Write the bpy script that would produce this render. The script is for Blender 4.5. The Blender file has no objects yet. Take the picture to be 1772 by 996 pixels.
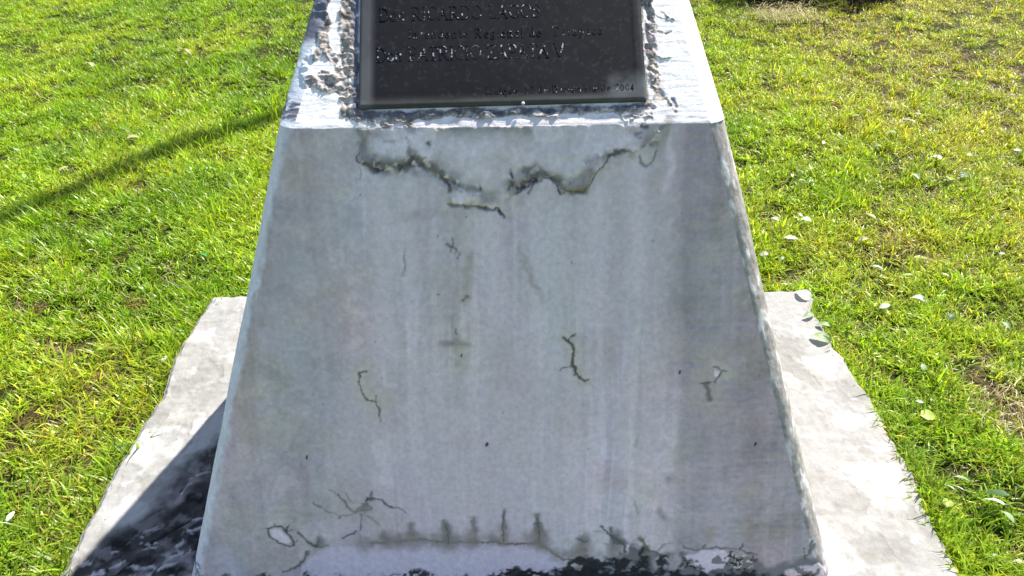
import bpy, math, random
import numpy as np
from mathutils import Vector, Matrix

SC = bpy.context.scene
COL = SC.collection
random.seed(7)
RNG = np.random.default_rng(11)

# ------------------------------------------------------------------ camera
F_PX, PITCH, ROLL, YAW = 1346.37, 0.6207, -0.0187, -0.0133
CAM = np.array([0.0328, -1.0476, 1.6])
fw = np.array([math.sin(YAW) * math.cos(PITCH), math.cos(YAW) * math.cos(PITCH), -math.sin(PITCH)])
r0 = np.array([math.cos(YAW), -math.sin(YAW), 0.0])
u0 = np.cross(r0, fw)
RT = r0 * math.cos(ROLL) + u0 * math.sin(ROLL)
UP = np.cross(RT, fw)
cam_data = bpy.data.cameras.new('camera')
cam_data.sensor_width = 36.0
cam_data.lens = F_PX / 1772 * 36.0
cam_data.clip_start = 0.05
cam_data.clip_end = 600
cam = bpy.data.objects.new('camera', cam_data)
COL.objects.link(cam)
cam.matrix_world = Matrix(((RT[0], UP[0], -fw[0], CAM[0]), (RT[1], UP[1], -fw[1], CAM[1]),
                           (RT[2], UP[2], -fw[2], CAM[2]), (0, 0, 0, 1)))
SC.camera = cam

# ------------------------------------------------------------------ light
AZ, EL = math.radians(43.5), math.radians(52)
SUN = np.array([math.sin(AZ) * math.cos(EL), math.cos(AZ) * math.cos(EL), math.sin(EL)])
world = bpy.data.worlds.new('World')
SC.world = world
world.use_nodes = True
wn = world.node_tree
bg = wn.nodes['Background']
sky = wn.nodes.new('ShaderNodeTexSky')
sky.sky_type = 'NISHITA'
sky.sun_disc = False
sky.sun_elevation = EL
sky.sun_rotation = AZ
wn.links.new(sky.outputs[0], bg.inputs[0])
bg.inputs[1].default_value = 0.115
sl = bpy.data.lights.new('sun', 'SUN')
sl.energy = 5.0
sl.angle = math.radians(0.55)
sl.color = (1.0, 0.955, 0.88)
sun = bpy.data.objects.new('sun', sl)
COL.objects.link(sun)
sun.location = (4, 5, 8)
sun.rotation_euler = Vector(SUN).to_track_quat('Z', 'Y').to_euler()
SC.view_settings.view_transform = 'Standard'
SC.view_settings.look = 'None'
SC.view_settings.exposure = 0.95
SC.view_settings.gamma = 1.0

# ------------------------------------------------------------------ helpers
def hash2(ix, iy, seed):
    h = (ix.astype(np.int64) * 374761393 + iy.astype(np.int64) * 668265263 + seed * 1274126177) & 0xFFFFFFFF
    h = ((h ^ (h >> 13)) * 1274126177) & 0xFFFFFFFF
    h = (h ^ (h >> 16)) & 0xFFFF
    return h / 65535.0
def vn(x, y, seed=0):
    ix = np.floor(x); iy = np.floor(y); fx = x - ix; fy = y - iy
    fx = fx * fx * (3 - 2 * fx); fy = fy * fy * (3 - 2 * fy)
    a = hash2(ix, iy, seed); b = hash2(ix + 1, iy, seed); c = hash2(ix, iy + 1, seed); d = hash2(ix + 1, iy + 1, seed)
    return (a + (b - a) * fx) * (1 - fy) + (c + (d - c) * fx) * fy
def fbm(x, y, octv=4, seed=0):
    s = 0.0; a = 0.5; t = 0.0
    for k in range(octv):
        th = .55 + k * 1.1; c_, s_n = math.cos(th), math.sin(th)
        s = s + a * vn((x * c_ - y * s_n) * 1.97 ** k + 17.3 * k, (x * s_n + y * c_) * 1.97 ** k - 9.1 * k, seed + k); t += a; a *= 0.54
    return .5 + (s / t - .5) * 1.12
def ridged(x, y, octv=3, seed=0):
    s = 0.0; a = 0.5; t = 0.0
    for k in range(octv):
        s = s + a * (1 - np.abs(2 * vn(x * 2 ** k, y * 2 ** k, seed + k) - 1)); t += a; a *= 0.5
    return s / t
def sst(a, b, x):
    t = np.clip((x - a) / (b - a), 0, 1); return t * t * (3 - 2 * t)
def mix3(c0, c1, m):
    return c0 * (1 - m[:, None]) + np.asarray(c1, dtype=float)[None, :] * m[:, None]

def ray(x, y):
    return fw + RT * (x - 886) / F_PX - UP * (y - 498) / F_PX
def hit(x, y, P, N):
    d = ray(x, y); P = np.asarray(P, float); N = np.asarray(N, float)
    return CAM + d * (((P - CAM) @ N) / (d @ N))
def ground_pt(x, y, z=0.0):
    return hit(x, y, (0, 0, z), (0, 0, 1))

def new_mesh(name, verts, faces, mats, smooth=True, parent=None, cols=None, matidx=None):
    me = bpy.data.meshes.new(name)
    verts = np.asarray(verts, dtype=np.float32)
    if isinstance(faces, np.ndarray):
        n, k = faces.shape
        me.vertices.add(len(verts)); me.vertices.foreach_set('co', verts.ravel())
        me.loops.add(n * k); me.loops.foreach_set('vertex_index', faces.ravel().astype(np.int32))
        me.polygons.add(n); me.polygons.foreach_set('loop_start', np.arange(0, n * k, k, dtype=np.int32))
        me.update(calc_edges=True)
    else:
        me.from_pydata([tuple(map(float, v)) for v in verts], [], faces); me.update()
    me.validate()
    if smooth:
        me.polygons.foreach_set('use_smooth', np.ones(len(me.polygons), dtype=bool))
    if cols is not None:
        a = me.color_attributes.new('paint', 'FLOAT_COLOR', 'POINT')
        c = np.ones((len(verts), 4), dtype=np.float32); c[:, :cols.shape[1]] = cols
        a.data.foreach_set('color', c.ravel())
    if matidx is not None:
        me.polygons.foreach_set('material_index', np.asarray(matidx, dtype=np.int32))
    for m in (mats if isinstance(mats, (list, tuple)) else [mats]):
        me.materials.append(m)
    o = bpy.data.objects.new(name, me)
    COL.objects.link(o)
    if parent is not None:
        o.parent = parent
    return o
def tag(o, label=None, cat=None, group=None, kind=None):
    if label: o['label'] = label
    if cat: o['category'] = cat
    if group: o['group'] = group
    if kind: o['kind'] = kind
    return o
def empty(name, loc=(0, 0, 0)):
    o = bpy.data.objects.new(name, None); COL.objects.link(o); o.location = loc
    o.empty_display_size = 0.1
    return o

def mat(name):
    m = bpy.data.materials.new(name); m.use_nodes = True
    nt = m.node_tree; b = nt.nodes['Principled BSDF']
    return m, nt, b
def nd(nt, t, **kw):
    n = nt.nodes.new(t)
    for k, v in kw.items():
        setattr(n, k, v)
    return n

def painted_material(name, rough=0.75, speck=0.06, bump=0.25, scale=260, spec=0.3):
    """wear and paint colours live on the mesh, grain and fine relief are nodes"""
    m, nt, b = mat(name)
    at = nd(nt, 'ShaderNodeAttribute', attribute_name='paint')
    tc = nd(nt, 'ShaderNodeTexCoord')
    n1 = nd(nt, 'ShaderNodeTexNoise'); n1.inputs['Scale'].default_value = scale; n1.inputs['Detail'].default_value = 4
    n2 = nd(nt, 'ShaderNodeTexNoise'); n2.inputs['Scale'].default_value = scale * 0.22; n2.inputs['Detail'].default_value = 6
    nt.links.new(tc.outputs['Object'], n1.inputs['Vector']); nt.links.new(tc.outputs['Object'], n2.inputs['Vector'])
    r1 = nd(nt, 'ShaderNodeMapRange'); r1.inputs['From Min'].default_value = .3; r1.inputs['From Max'].default_value = .7
    r1.inputs['To Min'].default_value = 1 - speck * 1.6; r1.inputs['To Max'].default_value = 1 + speck
    nt.links.new(n2.outputs['Fac'], r1.inputs['Value'])
    r3 = nd(nt, 'ShaderNodeMapRange'); r3.inputs['From Min'].default_value = .3; r3.inputs['From Max'].default_value = .7
    r3.inputs['To Min'].default_value = 1 - speck; r3.inputs['To Max'].default_value = 1 + speck * .6
    nt.links.new(n1.outputs['Fac'], r3.inputs['Value'])
    mu = nd(nt, 'ShaderNodeMath', operation='MULTIPLY'); nt.links.new(r1.outputs[0], mu.inputs[0]); nt.links.new(r3.outputs[0], mu.inputs[1])
    vm = nd(nt, 'ShaderNodeVectorMath', operation='SCALE')
    nt.links.new(at.outputs['Color'], vm.inputs[0]); nt.links.new(mu.outputs[0], vm.inputs['Scale'])
    nt.links.new(vm.outputs[0], b.inputs['Base Color'])
    b.inputs['Roughness'].default_value = rough
    b.inputs['Specular IOR Level'].default_value = spec
    bp = nd(nt, 'ShaderNodeBump'); bp.inputs['Strength'].default_value = bump; bp.inputs['Distance'].default_value = 0.0015
    ad = nd(nt, 'ShaderNodeMath', operation='ADD')
    nt.links.new(n1.outputs['Fac'], ad.inputs[0]); nt.links.new(n2.outputs['Fac'], ad.inputs[1])
    nt.links.new(ad.outputs[0], bp.inputs['Height']); nt.links.new(bp.outputs[0], b.inputs['Normal'])
    return m

# ------------------------------------------------------------------ pedestal geometry
ZS = 0.04                       # top of the slab
WB, TW, HT, SLA = 0.7282, 0.3196, 1.0014, 0.7478
YB, BT = 0.92, 0.12             # rear face foot and its lean
PF = np.array([0, 0, ZS]); NF = np.array([0, -1, TW]); NF = NF / np.linalg.norm(NF)
PS = np.array([0, TW * (HT - ZS), HT]); NS = np.array([0, -math.sin(SLA), math.cos(SLA)])
LF = (HT - ZS) * math.sqrt(1 + TW * TW)     # slope length of front face

def F2(x, y):                    # photograph point -> (x, s) on the front face, s = distance up the slope
    p = hit(x, y, PF, NF); return (p[0], (p[2] - ZS) * math.sqrt(1 + TW * TW))
def S2(x, y):                    # -> (x, s) on the sloping plaque face, s continues on from the front face
    p = hit(x, y, PS, NS); return (p[0], LF + (p[2] - HT) / math.sin(SLA))
ZSL = 0.028
def SL2(x, y):
    p = ground_pt(x, y, ZSL); return (p[0], p[1])

TONE = np.array([1.18, .98, .96])
class Canvas:
    """scattered surface samples (u, v) carrying a colour and a relief height"""
    def __init__(s, u, v, col, h):
        s.u, s.v, s.col, s.h = u, v, col, h
        s.order = None
    def near(s, pts, r):
        p = np.asarray(pts)
        return np.where((s.u > p[:, 0].min() - r) & (s.u < p[:, 0].max() + r) & (s.v > p[:, 1].min() - r) & (s.v < p[:, 1].max() + r))[0]
    def dist(s, idx, pts, wob=0.0, wsc=60, seed=0):
        u = s.u[idx]; v = s.v[idx]
        if wob:
            u = u + wob * (fbm(u * wsc, v * wsc, 3, seed) - .5) * 2; v = v + wob * (fbm(v * wsc, u * wsc + 40, 3, seed + 5) - .5) * 2
        d = np.full(len(idx), 9.0); p = np.asarray(pts)
        for a, b in zip(p[:-1], p[1:]):
            ab = b - a; t = np.clip(((u - a[0]) * ab[0] + (v - a[1]) * ab[1]) / (ab @ ab + 1e-12), 0, 1)
            d = np.minimum(d, np.hypot(u - a[0] - t * ab[0], v - a[1] - t * ab[1]))
        return d
    def stroke(s, pts, w, col, a=1.0, soft=0.5, depth=0.0, wob=0.002, wsc=70, seed=1, fade=None):
        pad = w * 2.5 + wob * 2
        i = s.near(pts, pad)
        if len(i) == 0: return
        d = s.dist(i, pts, wob, wsc, seed)
        d = d / (.55 + .9 * fbm(s.u[i] * 55, s.v[i] * 55, 3, seed + 13))
        col = np.asarray(col, float) * TONE if max(col) > .2 else col
        m = (1 - sst(w * (1 - soft) * .5, w * (1 + soft) * .5 + 1e-4, d)) * a
        if fade:
            m = m * sst(fade[0], fade[1], fbm(s.u[i] * fade[2], s.v[i] * fade[2], 4, seed + 3))
        s.col[i] = mix3(s.col[i], col, m)
        if depth: s.h[i] -= depth * m
    def inside(s, idx, poly, wob=0.0, wsc=40, seed=0):
        """signed distance, positive inside"""
        p = np.asarray(poly); q = np.vstack([p, p[:1]])
        u = s.u[idx] + (wob * (fbm(s.u[idx] * wsc, s.v[idx] * wsc, 4, seed) - .5) * 2 if wob else 0)
        v = s.v[idx] + (wob * (fbm(s.v[idx] * wsc + 30, s.u[idx] * wsc, 4, seed + 9) - .5) * 2 if wob else 0)
        d = np.full(len(idx), 9.0); ins = np.zeros(len(idx), bool)
        for a, b in zip(q[:-1], q[1:]):
            ab = b - a; t = np.clip(((u - a[0]) * ab[0] + (v - a[1]) * ab[1]) / (ab @ ab + 1e-12), 0, 1)
            d = np.minimum(d, np.hypot(u - a[0] - t * ab[0], v - a[1] - t * ab[1]))
            c = ((a[1] > v) != (b[1] > v)) & (u < (b[0] - a[0]) * (v - a[1]) / (b[1] - a[1] + 1e-12) + a[0])
            ins ^= c
        return np.where(ins, d, -d)
    def patch(s, poly, col, a=1.0, edge=0.01, raise_=0.0, wob=0.006, wsc=40, seed=0, fade=None, mulnoise=None):
        i = s.near(poly, edge + wob * 2 + .002)
        if len(i) == 0: return
        sd = s.inside(i, poly, wob, wsc, seed)
        m = sst(-edge * .5, edge * .5, sd)
        if raise_: s.h[i] += raise_ * m
        m = m * a
        if fade: m = m * sst(fade[0], fade[1], fbm(s.u[i] * fade[2], s.v[i] * (fade[3] if len(fade) > 3 else fade[2]), 4, seed + 3))
        if col is not None:
            col = np.asarray(col, float) * TONE if max(col) > .2 else col
            s.col[i] = mix3(s.col[i], col, m)

# ---- columns: left side, chamfer, front, chamfer, right side
NSD, NCH, NFR, NZ1, NZ2, NTOPS = 36, 22, 600, 430, 200, 60
cols_side = np.linspace(0, 1, NSD, endpoint=False)
s_front = np.linspace(-.035, LF, NZ1)
S_TOP = LF + 0.56
s_sl = np.concatenate([np.linspace(LF, LF + .30, NZ2)[1:], np.linspace(LF + .30, S_TOP, NTOPS)[1:]])
S_ALL = np.concatenate([s_front, s_sl])
verts = []; UU = []; VV = []; TT = []; NRM = []; REG = []
nfv, nsv = NF, NS
for s in S_ALL:
    if s <= LF:
        z = ZS + s / math.sqrt(1 + TW * TW); yf = TW * (z - ZS); n = NF
    else:
        z = HT + (s - LF) * math.sin(SLA); yf = TW * (HT - ZS) + (s - LF) * math.cos(SLA); n = NS
    w = WB - TW * (z - ZS)
    yb = YB - BT * (z - ZS)
    c = 0.032
    cy = c if s <= LF else c * 0.75
    # left side
    xs = np.full(NSD, -w); ys = yb + (yf + cy - yb) * cols_side
    t = np.linspace(0, 1, NCH)
    th = t * math.pi / 2
    rx = -w + c * (.2 * t + .8 * (1 - np.cos(th))); ry = yf + cy - cy * (.2 * t + .8 * np.sin(th))
    fx = np.linspace(-(w - c), w - c, NFR + 2)[1:-1]
    row_x = np.concatenate([xs, rx, fx, -rx[::-1], -xs])
    row_y = np.concatenate([ys, ry, np.full(NFR, yf), ry[::-1], ys[::-1]])
    nl = np.array([-1, 0, TW]) / math.hypot(1, TW); nr = nl * [-1, 1, 1]
    cl = (nl + n); cl /= np.linalg.norm(cl); cr = nr + n; cr /= np.linalg.norm(cr)
    nn = np.vstack([np.tile(nl, (NSD, 1)), np.tile(cl, (NCH, 1)), np.tile(n, (NFR, 1)), np.tile(cr, (NCH, 1)), np.tile(nr, (NSD, 1))])
    verts.append(np.column_stack([row_x, row_y, np.full(len(row_x), z)])); NRM.append(nn); TT.append(np.concatenate([np.zeros(NSD), t, np.ones(NFR), t[::-1], np.zeros(NSD)]))
    UU.append(row_x); VV.append(np.full(len(row_x), s))
    REG.append(np.concatenate([np.zeros(NSD), np.full(NCH, 1), np.full(NFR, 2), np.full(NCH, 3), np.full(NSD, 4)]))
V = np.vstack(verts); NRM = np.vstack(NRM); U = np.concatenate(UU); W = np.concatenate(VV); REG = np.concatenate(REG); T = np.concatenate(TT)
NCOL = 2 * NSD + 2 * NCH + NFR; NROW = len(S_ALL)
YC = V[:, 1]
isf = W <= LF + 1e-6
front = isf & (REG == 2); slant = (~isf) & (REG == 2)
# base paint -------------------------------------------------------
N = len(V)
PAL_FRONT = np.array([0.605, 0.512, 0.508]) * 1.06; PAL_WHITE = np.array([0.86, 0.83, 0.80])
col = np.tile(PAL_FRONT, (N, 1)); col[~isf] = PAL_WHITE
H = np.zeros(N)
DARK = (0.035, 0.036, 0.038); GRIME = (0.16, 0.165, 0.165); OLIVE = (0.25, 0.26, 0.16); PALE = (0.66, 0.69, 0.72); BLK = (0.012, 0.012, 0.014)
# broad weathering of the front face
c1 = fbm(U * 9, W * 2.2, 4, 3) - .5
c2 = fbm(U * 5 + 9, W * 6, 4, 8) - .5
c3 = fbm(U * 30, W * 5, 4, 21) - .5
c4 = fbm(U * 22, W * 26, 4, 23) - .5
lum = 1 + 0.30 * c1 + 0.30 * c2 + 0.16 * c3 + .14 * c4
wob_ = .02 * fbm(U * 12, W * 6, 3, 25)
st = fbm((U + wob_) * 60, W * 1.6, 3, 27); st2 = fbm((U + wob_) * 150, W * 4, 3, 28)
inz = sst(-.30, -.24, U) * sst(.30, .26, U)
lum += (.24 * (sst(.45, .72, st) - .30) + .22 * (st2 - .5)) * (.30 + .70 * inz)
c5 = fbm(U * 90, W * 90, 4, 29) - .5; lum += .10 * c5
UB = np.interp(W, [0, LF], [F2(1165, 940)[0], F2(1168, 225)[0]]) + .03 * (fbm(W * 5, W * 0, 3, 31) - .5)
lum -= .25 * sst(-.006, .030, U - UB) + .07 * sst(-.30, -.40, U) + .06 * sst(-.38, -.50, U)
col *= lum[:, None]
def tintp(mask, mul):
    global col
    col = col * (1 + mask[:, None] * (np.array(mul) - 1))
wp = .05 * (fbm(U * 14, W * 14, 3, 301) - .5)
zone = .45 + .55 * inz
tintp(zone * sst(.50, .62, fbm((U + wp) * 17, W * 6, 5, 302)), (1.00, 1.07, 1.07))
tintp(zone * sst(.50, .64, fbm((U + wp) * 21, W * 8, 5, 303)), (1.025, .99, 1.055))
tintp(sst(.52, .64, fbm((U + wp) * 12, (W + wp) * 12, 5, 304)), (.97, .975, .90))
tintp(sst(.54, .66, fbm((U + wp) * 24, (W + wp) * 30, 5, 305)), (.91, .91, .92))
tintp(sst(.60, .68, fbm((U + wp) * 34, (W + wp) * 40, 4, 306)), (1.09, 1.08, 1.06))
# hue drift: bluish / lilac / greenish washes
hu = fbm(U * 11, W * 3.5, 3, 31) - .5; hv = fbm(U * 7 + 3, W * 5, 3, 41) - .5
col[:, 0] *= 1 + .15 * hv; col[:, 2] *= 1 + .19 * hu; col[:, 1] *= 1 - .06 * hv + .08 * hu
# chamfers of the front: skylight painted as paler colour on the left, rough on the right
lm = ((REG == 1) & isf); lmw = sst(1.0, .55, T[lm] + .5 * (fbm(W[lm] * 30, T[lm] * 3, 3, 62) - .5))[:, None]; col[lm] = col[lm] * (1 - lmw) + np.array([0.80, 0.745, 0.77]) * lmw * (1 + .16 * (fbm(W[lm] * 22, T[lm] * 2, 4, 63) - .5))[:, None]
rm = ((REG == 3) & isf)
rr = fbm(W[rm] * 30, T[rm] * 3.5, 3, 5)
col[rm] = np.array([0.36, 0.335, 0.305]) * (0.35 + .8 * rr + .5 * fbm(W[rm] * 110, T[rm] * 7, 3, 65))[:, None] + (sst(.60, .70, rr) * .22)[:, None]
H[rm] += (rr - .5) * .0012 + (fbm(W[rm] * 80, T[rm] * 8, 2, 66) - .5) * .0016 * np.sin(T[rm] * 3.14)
# wandering soft edge so corners are not ruler straight
lw = (REG == 1) | (REG == 3)
H[lw] += ((fbm(W[lw] * 10, REG[lw], 4, 6) - .5) * .0045 + (fbm(W[lw] * 30, T[lw] * 3 + REG[lw] * 9, 3, 61) - .5) * .0010) * np.sin(T[lw] * 3.14)
# trowel relief
H[isf] += (fbm(U[isf] * 7, W[isf] * 7, 3, 12) - .5) * .004
brz = sst(-.01, .03, U - UB) * isf * sst(.0, .12, W)
H += (REG == 2) * (.25 * isf + .75 * brz) * (fbm(U * 20 + 2 * fbm(W * 20, U * 10, 2, 17), W * 105, 4, 14) - .5) * .0036
H += isf * (fbm(U * 45, W * 60, 3, 15) - .5) * .0008
col *= (1 + brz * (fbm(U * 14, W * 130, 3, 14) - .5) * .16)[:, None]
sl_ = ~isf
H[sl_] += (.35 + .65 * (REG[sl_] == 2)) * (fbm(U[sl_] * 22, W[sl_] * 170, 3, 16) - .5) * .0012 + (fbm(U[sl_] * 40, W[sl_] * 60, 3, 18) - .5) * .0012
col[sl_] = PAL_WHITE * (0.97 + .10 * (fbm(U[sl_] * 20, W[sl_] * 60, 4, 19) - .5))[:, None]

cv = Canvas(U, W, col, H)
f_ = lambda pts: [F2(*p) for p in pts]
s_ = lambda pts: [S2(*p) for p in pts]
# wash zone below the plaque: paler than the two sides
cv.patch(f_([(618, 215), (1165, 205), (1150, 450), (1150, 700), (1160, 930), (560, 930), (600, 600), (625, 400)]), (0.58, 0.60, 0.63), a=.7, edge=.07, wob=.02, wsc=8, seed=3, fade=(.25, .6, 6, 2))
for (x, y0, x1, y1, w, a, c) in [(655, 310, 668, 600, 34, .5, PALE), (700, 300, 705, 520, 26, .35, PALE), (845, 360, 850, 640, 44, .5, PALE), (925, 345, 930, 560, 30, .4, PALE),
                                 (965, 350, 960, 700, 28, .5, (.62, .68, .70)), (1035, 330, 1030, 560, 36, .45, PALE), (1100, 290, 1098, 500, 26, .5, PALE), (885, 380, 880, 900, 40, .25, (.58, .60, .64)),
                                 (1010, 640, 1000, 930, 50, .35, (.60, .63, .66)), (660, 770, 660, 830, 26, .5, PALE), (770, 500, 772, 900, 30, .2, (.62, .63, .64)), (560, 300, 540, 800, 60, .18, (.44, .45, .48)),
                                 (1190, 260, 1230, 900, 70, .3, (.42, .43, .47)), (1160, 230, 1155, 330, 12, .7, (.66, .66, .70)), (900, 430, 940, 520, 10, .35, (.42, .42, .40)), (700, 430, 697, 475, 4, .4, (.40, .40, .40))]:
    cv.stroke(f_([(x, y0), ((x + x1) / 2 + 3, (y0 + y1) / 2), (x1, y1)]), w * .00125, c, a=min(1, a * 1.35), soft=.95, wob=.010, wsc=22, seed=int(x))
# olive and brown drips down the middle
for pts, w, c, a in [([(700, 375), (760, 365), (800, 372)], 14, (.36, .37, .33), .35), ([(790, 395), (786, 440), (790, 470)], 24, (.44, .44, .40), .25), ([(816, 440), (808, 480), (806, 518)], 13, (.36, .37, .29), .6), ([(760, 490), (780, 510), (770, 530)], 44, (.43, .43, .40), .3),
                     ([(785, 545), (790, 590)], 10, (.30, .31, .30), .4), ([(768, 596), (785, 592), (808, 597)], 11, (.24, .24, .22), .6), ([(795, 602), (795, 630)], 18, (.43, .44, .34), .6), ([(860, 600), (865, 660)], 44, (.44, .44, .41), .4),
                     ([(800, 630), (790, 690)], 22, (.44, .45, .42), .4), ([(1235, 612), (1238, 650), (1225, 690)], 50, (.47, .48, .42), .7), ([(1205, 660), (1270, 650)], 22, (.48, .49, .43), .5), ([(1175, 588), (1180, 600)], 40, (.47, .47, .45), .5), ([(1232, 435), (1232, 446)], 26, (.50, .52, .50), .6),
                     ([(630, 640), (640, 690), (670, 690)], 34, (.53, .55, .48), .6), ([(1000, 600), (1005, 655)], 24, (.50, .52, .47), .5), ([(1105, 750), (1100, 770)], 6, OLIVE, .3), ([(905, 450), (930, 500)], 5, (.33, .33, .32), .5),
                     ([(1228, 918), (1230, 925)], 18, (.33, .35, .26), .7), ([(1143, 885), (1150, 897)], 12, (.33, .32, .34), .8), ([(1155, 828), (1156, 830)], 13, (.32, .32, .32), .7), ([(920, 655), (1000, 720)], 60, (.47, .47, .47), .3)]:
    cv.stroke(f_(pts), w * .0013, c, a=a, soft=.9, wob=.007, wsc=34, seed=len(pts) + w)

# the broken plaster apron under the plaque ledge
apron = f_([(619, 216), (618, 280), (640, 290), (668, 296), (690, 299), (712, 292), (732, 281), (748, 294), (770, 310), (780, 325), (782, 350), (800, 353), (830, 356), (862, 362),
            (868, 368), (868, 352), (882, 334), (895, 330), (918, 318), (940, 310), (958, 318), (970, 330), (990, 334), (1008, 334), (1018, 318), (1032, 300), (1045, 284), (1060, 268),
            (1085, 265), (1110, 262), (1135, 246), (1152, 230), (1165, 206)])
ai = cv.near(apron, .05); asd = cv.inside(ai, apron, .013, 30, 4)
au, aw = U[ai], W[ai]
nz = fbm(au * 20, aw * 20, 4, 211); nf_ = fbm(au * 75, aw * 75, 4, 212)
inn = sst(-.001, .003, asd) * (aw < LF)
H[ai] += inn * sst(LF - .004, LF - .07, aw) * (.0065 + (nz - .5) * .010 + (nf_ - .5) * .004 * sst(.05, .0, asd))
H[ai] += sst(.030, .0, asd) * inn * (nf_ - .5) * .010
bc = np.array([0.80, 0.705, 0.69]) * (1 + .5 * (nz - .5) + .25 * (nf_ - .5))[:, None]
col[ai] = col[ai] * (1 - .8 * inn[:, None]) + bc * .8 * inn[:, None]
crm = sst(.045, .004, asd) * inn * sst(.40, .56, fbm(au * 13 + 4, aw * 13, 3, 213)); tonec = np.array([.27, .255, .215]) * (.5 + 1.0 * nf_)[:, None]
col[ai] = col[ai] * (1 - .8 * crm[:, None]) + tonec * .8 * crm[:, None]
lnw = .0012 + .0045 * sst(.45, .65, fbm(au * 26, aw * 26, 3, 214))
lnm = sst(lnw * 1.6, lnw * .5, np.abs(asd + .001)) * sst(.36, .50, fbm(au * 17 + 9, aw * 17, 3, 215)) * (aw < LF - .03)
col[ai] = col[ai] * (1 - .85 * lnm[:, None]) + np.array([.075, .072, .062]) * .85 * lnm[:, None]
H[ai] -= lnm * .003
hal = sst(-.03, -.002, asd) * (1 - inn) * (aw < LF) * sst(.42, .6, nz)
col[ai] = col[ai] * (1 - .35 * hal[:, None]) + np.array([.50, .48, .41]) * .35 * hal[:, None]
for pts, w, c, a, dp in [  # dirt and overhang shade along the broken edge, both painted as dark strokes
    ([(645, 287), (665, 290), (690, 292), (712, 285), (722, 276)], 15, DARK, .85, .006),
    ([(650, 283), (680, 286), (712, 282)], 26, (.13, .13, .125), .7, .002),
    ([(700, 235), (708, 258), (722, 272), (735, 282)], 13, (.14, .14, .13), .8, .003),
    ([(735, 280), (755, 296), (770, 310), (785, 318)], 15, (.13, .13, .12), .85, .004),
    ([(785, 318), (800, 325), (832, 328)], 12, (.20, .20, .18), .8, .003),
    ([(620, 226), (624, 240), (618, 270)], 12, (.26, .26, .24), .6, 0),
    ([(640, 228), (655, 224)], 14, (.30, .30, .29), .5, 0),
    ([(800, 355), (835, 358), (860, 361), (868, 370)], 4, (.10, .10, .09), .9, .004),
    ([(828, 352), (840, 357)], 7, (.13, .12, .11), .8, .003),
    ([(862, 364), (870, 374)], 3.5, (.10, .10, .09), .9, .003),
    ([(884, 298), (886, 304)], 7, BLK, .95, .004), ([(882, 316), (880, 324)], 10, DARK, .9, .004), ([(892, 322), (897, 326)], 9, DARK, .9, .004), ([(833, 316), (834, 325)], 3.5, DARK, .8, .003),
    ([(897, 325), (915, 320), (930, 312)], 5, DARK, .85, .004),
    ([(905, 292), (922, 296), (945, 302), (965, 313), (978, 318)], 13, (.15, .15, .135), .85, .005),
    ([(915, 305), (935, 307)], 12, (.09, .09, .085), .8, .003),
    ([(975, 318), (1000, 308), (1020, 300)], 10, (.26, .26, .25), .7, .002),
    ([(975, 332), (990, 333), (1010, 330)], 8, (.14, .13, .09), .9, .003), ([(990, 326), (1010, 322)], 11, (.27, .25, .17), .8, 0),
    ([(1015, 280), (1035, 274), (1045, 268)], 16, (.27, .27, .28), .7, .002),
    ([(1055, 268), (1070, 263), (1080, 262)], 6, DARK, .85, .004), ([(1063, 267), (1085, 265), (1102, 264)], 9, (.10, .11, .10), .9, .004),
    ([(1100, 264), (1120, 256), (1138, 246)], 9, (.17, .17, .15), .85, .003),
    ([(1140, 250), (1152, 232), (1162, 208)], 13, (.33, .33, .26), .7, .001),
    ([(1105, 268), (1108, 280), (1118, 286), (1132, 278), (1138, 260)], 4, (.20, .20, .17), .85, .003),
    ([(745, 244), (746, 247)], 5, DARK, .9, .002),
    ([(1105, 222), (1118, 223)], 3.5, BLK, .9, .003), ([(1110, 230), (1104, 232)], 3.5, BLK, .8, .003), ([(1106, 238), (1108, 239)], 3, BLK, .8, .002), ([(1095, 232), (1125, 236)], 22, (.36, .36, .38), .6, 0),
    ([(880, 240), (895, 255)], 26, (.46, .46, .44), .5, 0), ([(705, 222), (725, 232)], 12, (.27, .27, .33), .7, .002),
    ([(668, 243), (680, 244)], 4, (.30, .30, .29), .6, 0), ([(925, 316), (918, 332)], 3, DARK, .7, .002),
    ([(620, 285), (622, 300), (621, 310)], 3, (.28, .28, .29), .7, .001)]:
    cv.stroke(f_(pts), w * .00118, c, a=a * .92, soft=.95, depth=dp * .9, wob=.008, wsc=50, seed=int(pts[0][0] + w), fade=(.36, .52, 60) if w > 8 else None)
cv.stroke(f_([(655, 284), (690, 290), (712, 284)]), .016, (.62, .62, .62), a=.9, soft=.3, wob=.003, seed=77, fade=(.62, .68, 110))
cv.stroke(f_([(770, 308), (800, 322), (830, 330)]), .02, (.68, .68, .70), a=.9, soft=.3, wob=.003, seed=78, fade=(.60, .66, 100))

# cracks
def crack(pts, w, a=.9, c=DARK, dp=.0035, halo=None, seed=None):
    P = f_(pts); sd = int(pts[0][0] * 3 + pts[0][1])
    if halo: cv.stroke(P, .024, halo, a=.8, soft=.95, wob=.006, wsc=30, seed=sd)
    cv.stroke(P, w * .0016, (.27, .27, .25), a=.32 * a, soft=.95, wob=.0042, wsc=110, seed=sd)
    cv.stroke(P, w * .00098, tuple(np.array(c) + .02), a=a * .9, soft=.8, depth=dp * .6, wob=.0042, wsc=110, seed=sd)
HL = (.56, .58, .50)
crack([(975, 585), (982, 590), (993, 602), (991, 612), (989, 625), (996, 642), (1004, 654), (1010, 660)], 4.6, 1, halo=HL)
crack([(982, 590), (993, 580)], 3.2); crack([(968, 641), (979, 636), (989, 634)], 3, .7); crack([(1008, 658), (1019, 657)], 3.2, .8); crack([(992, 650), (1000, 648)], 2.4, .6)
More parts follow.
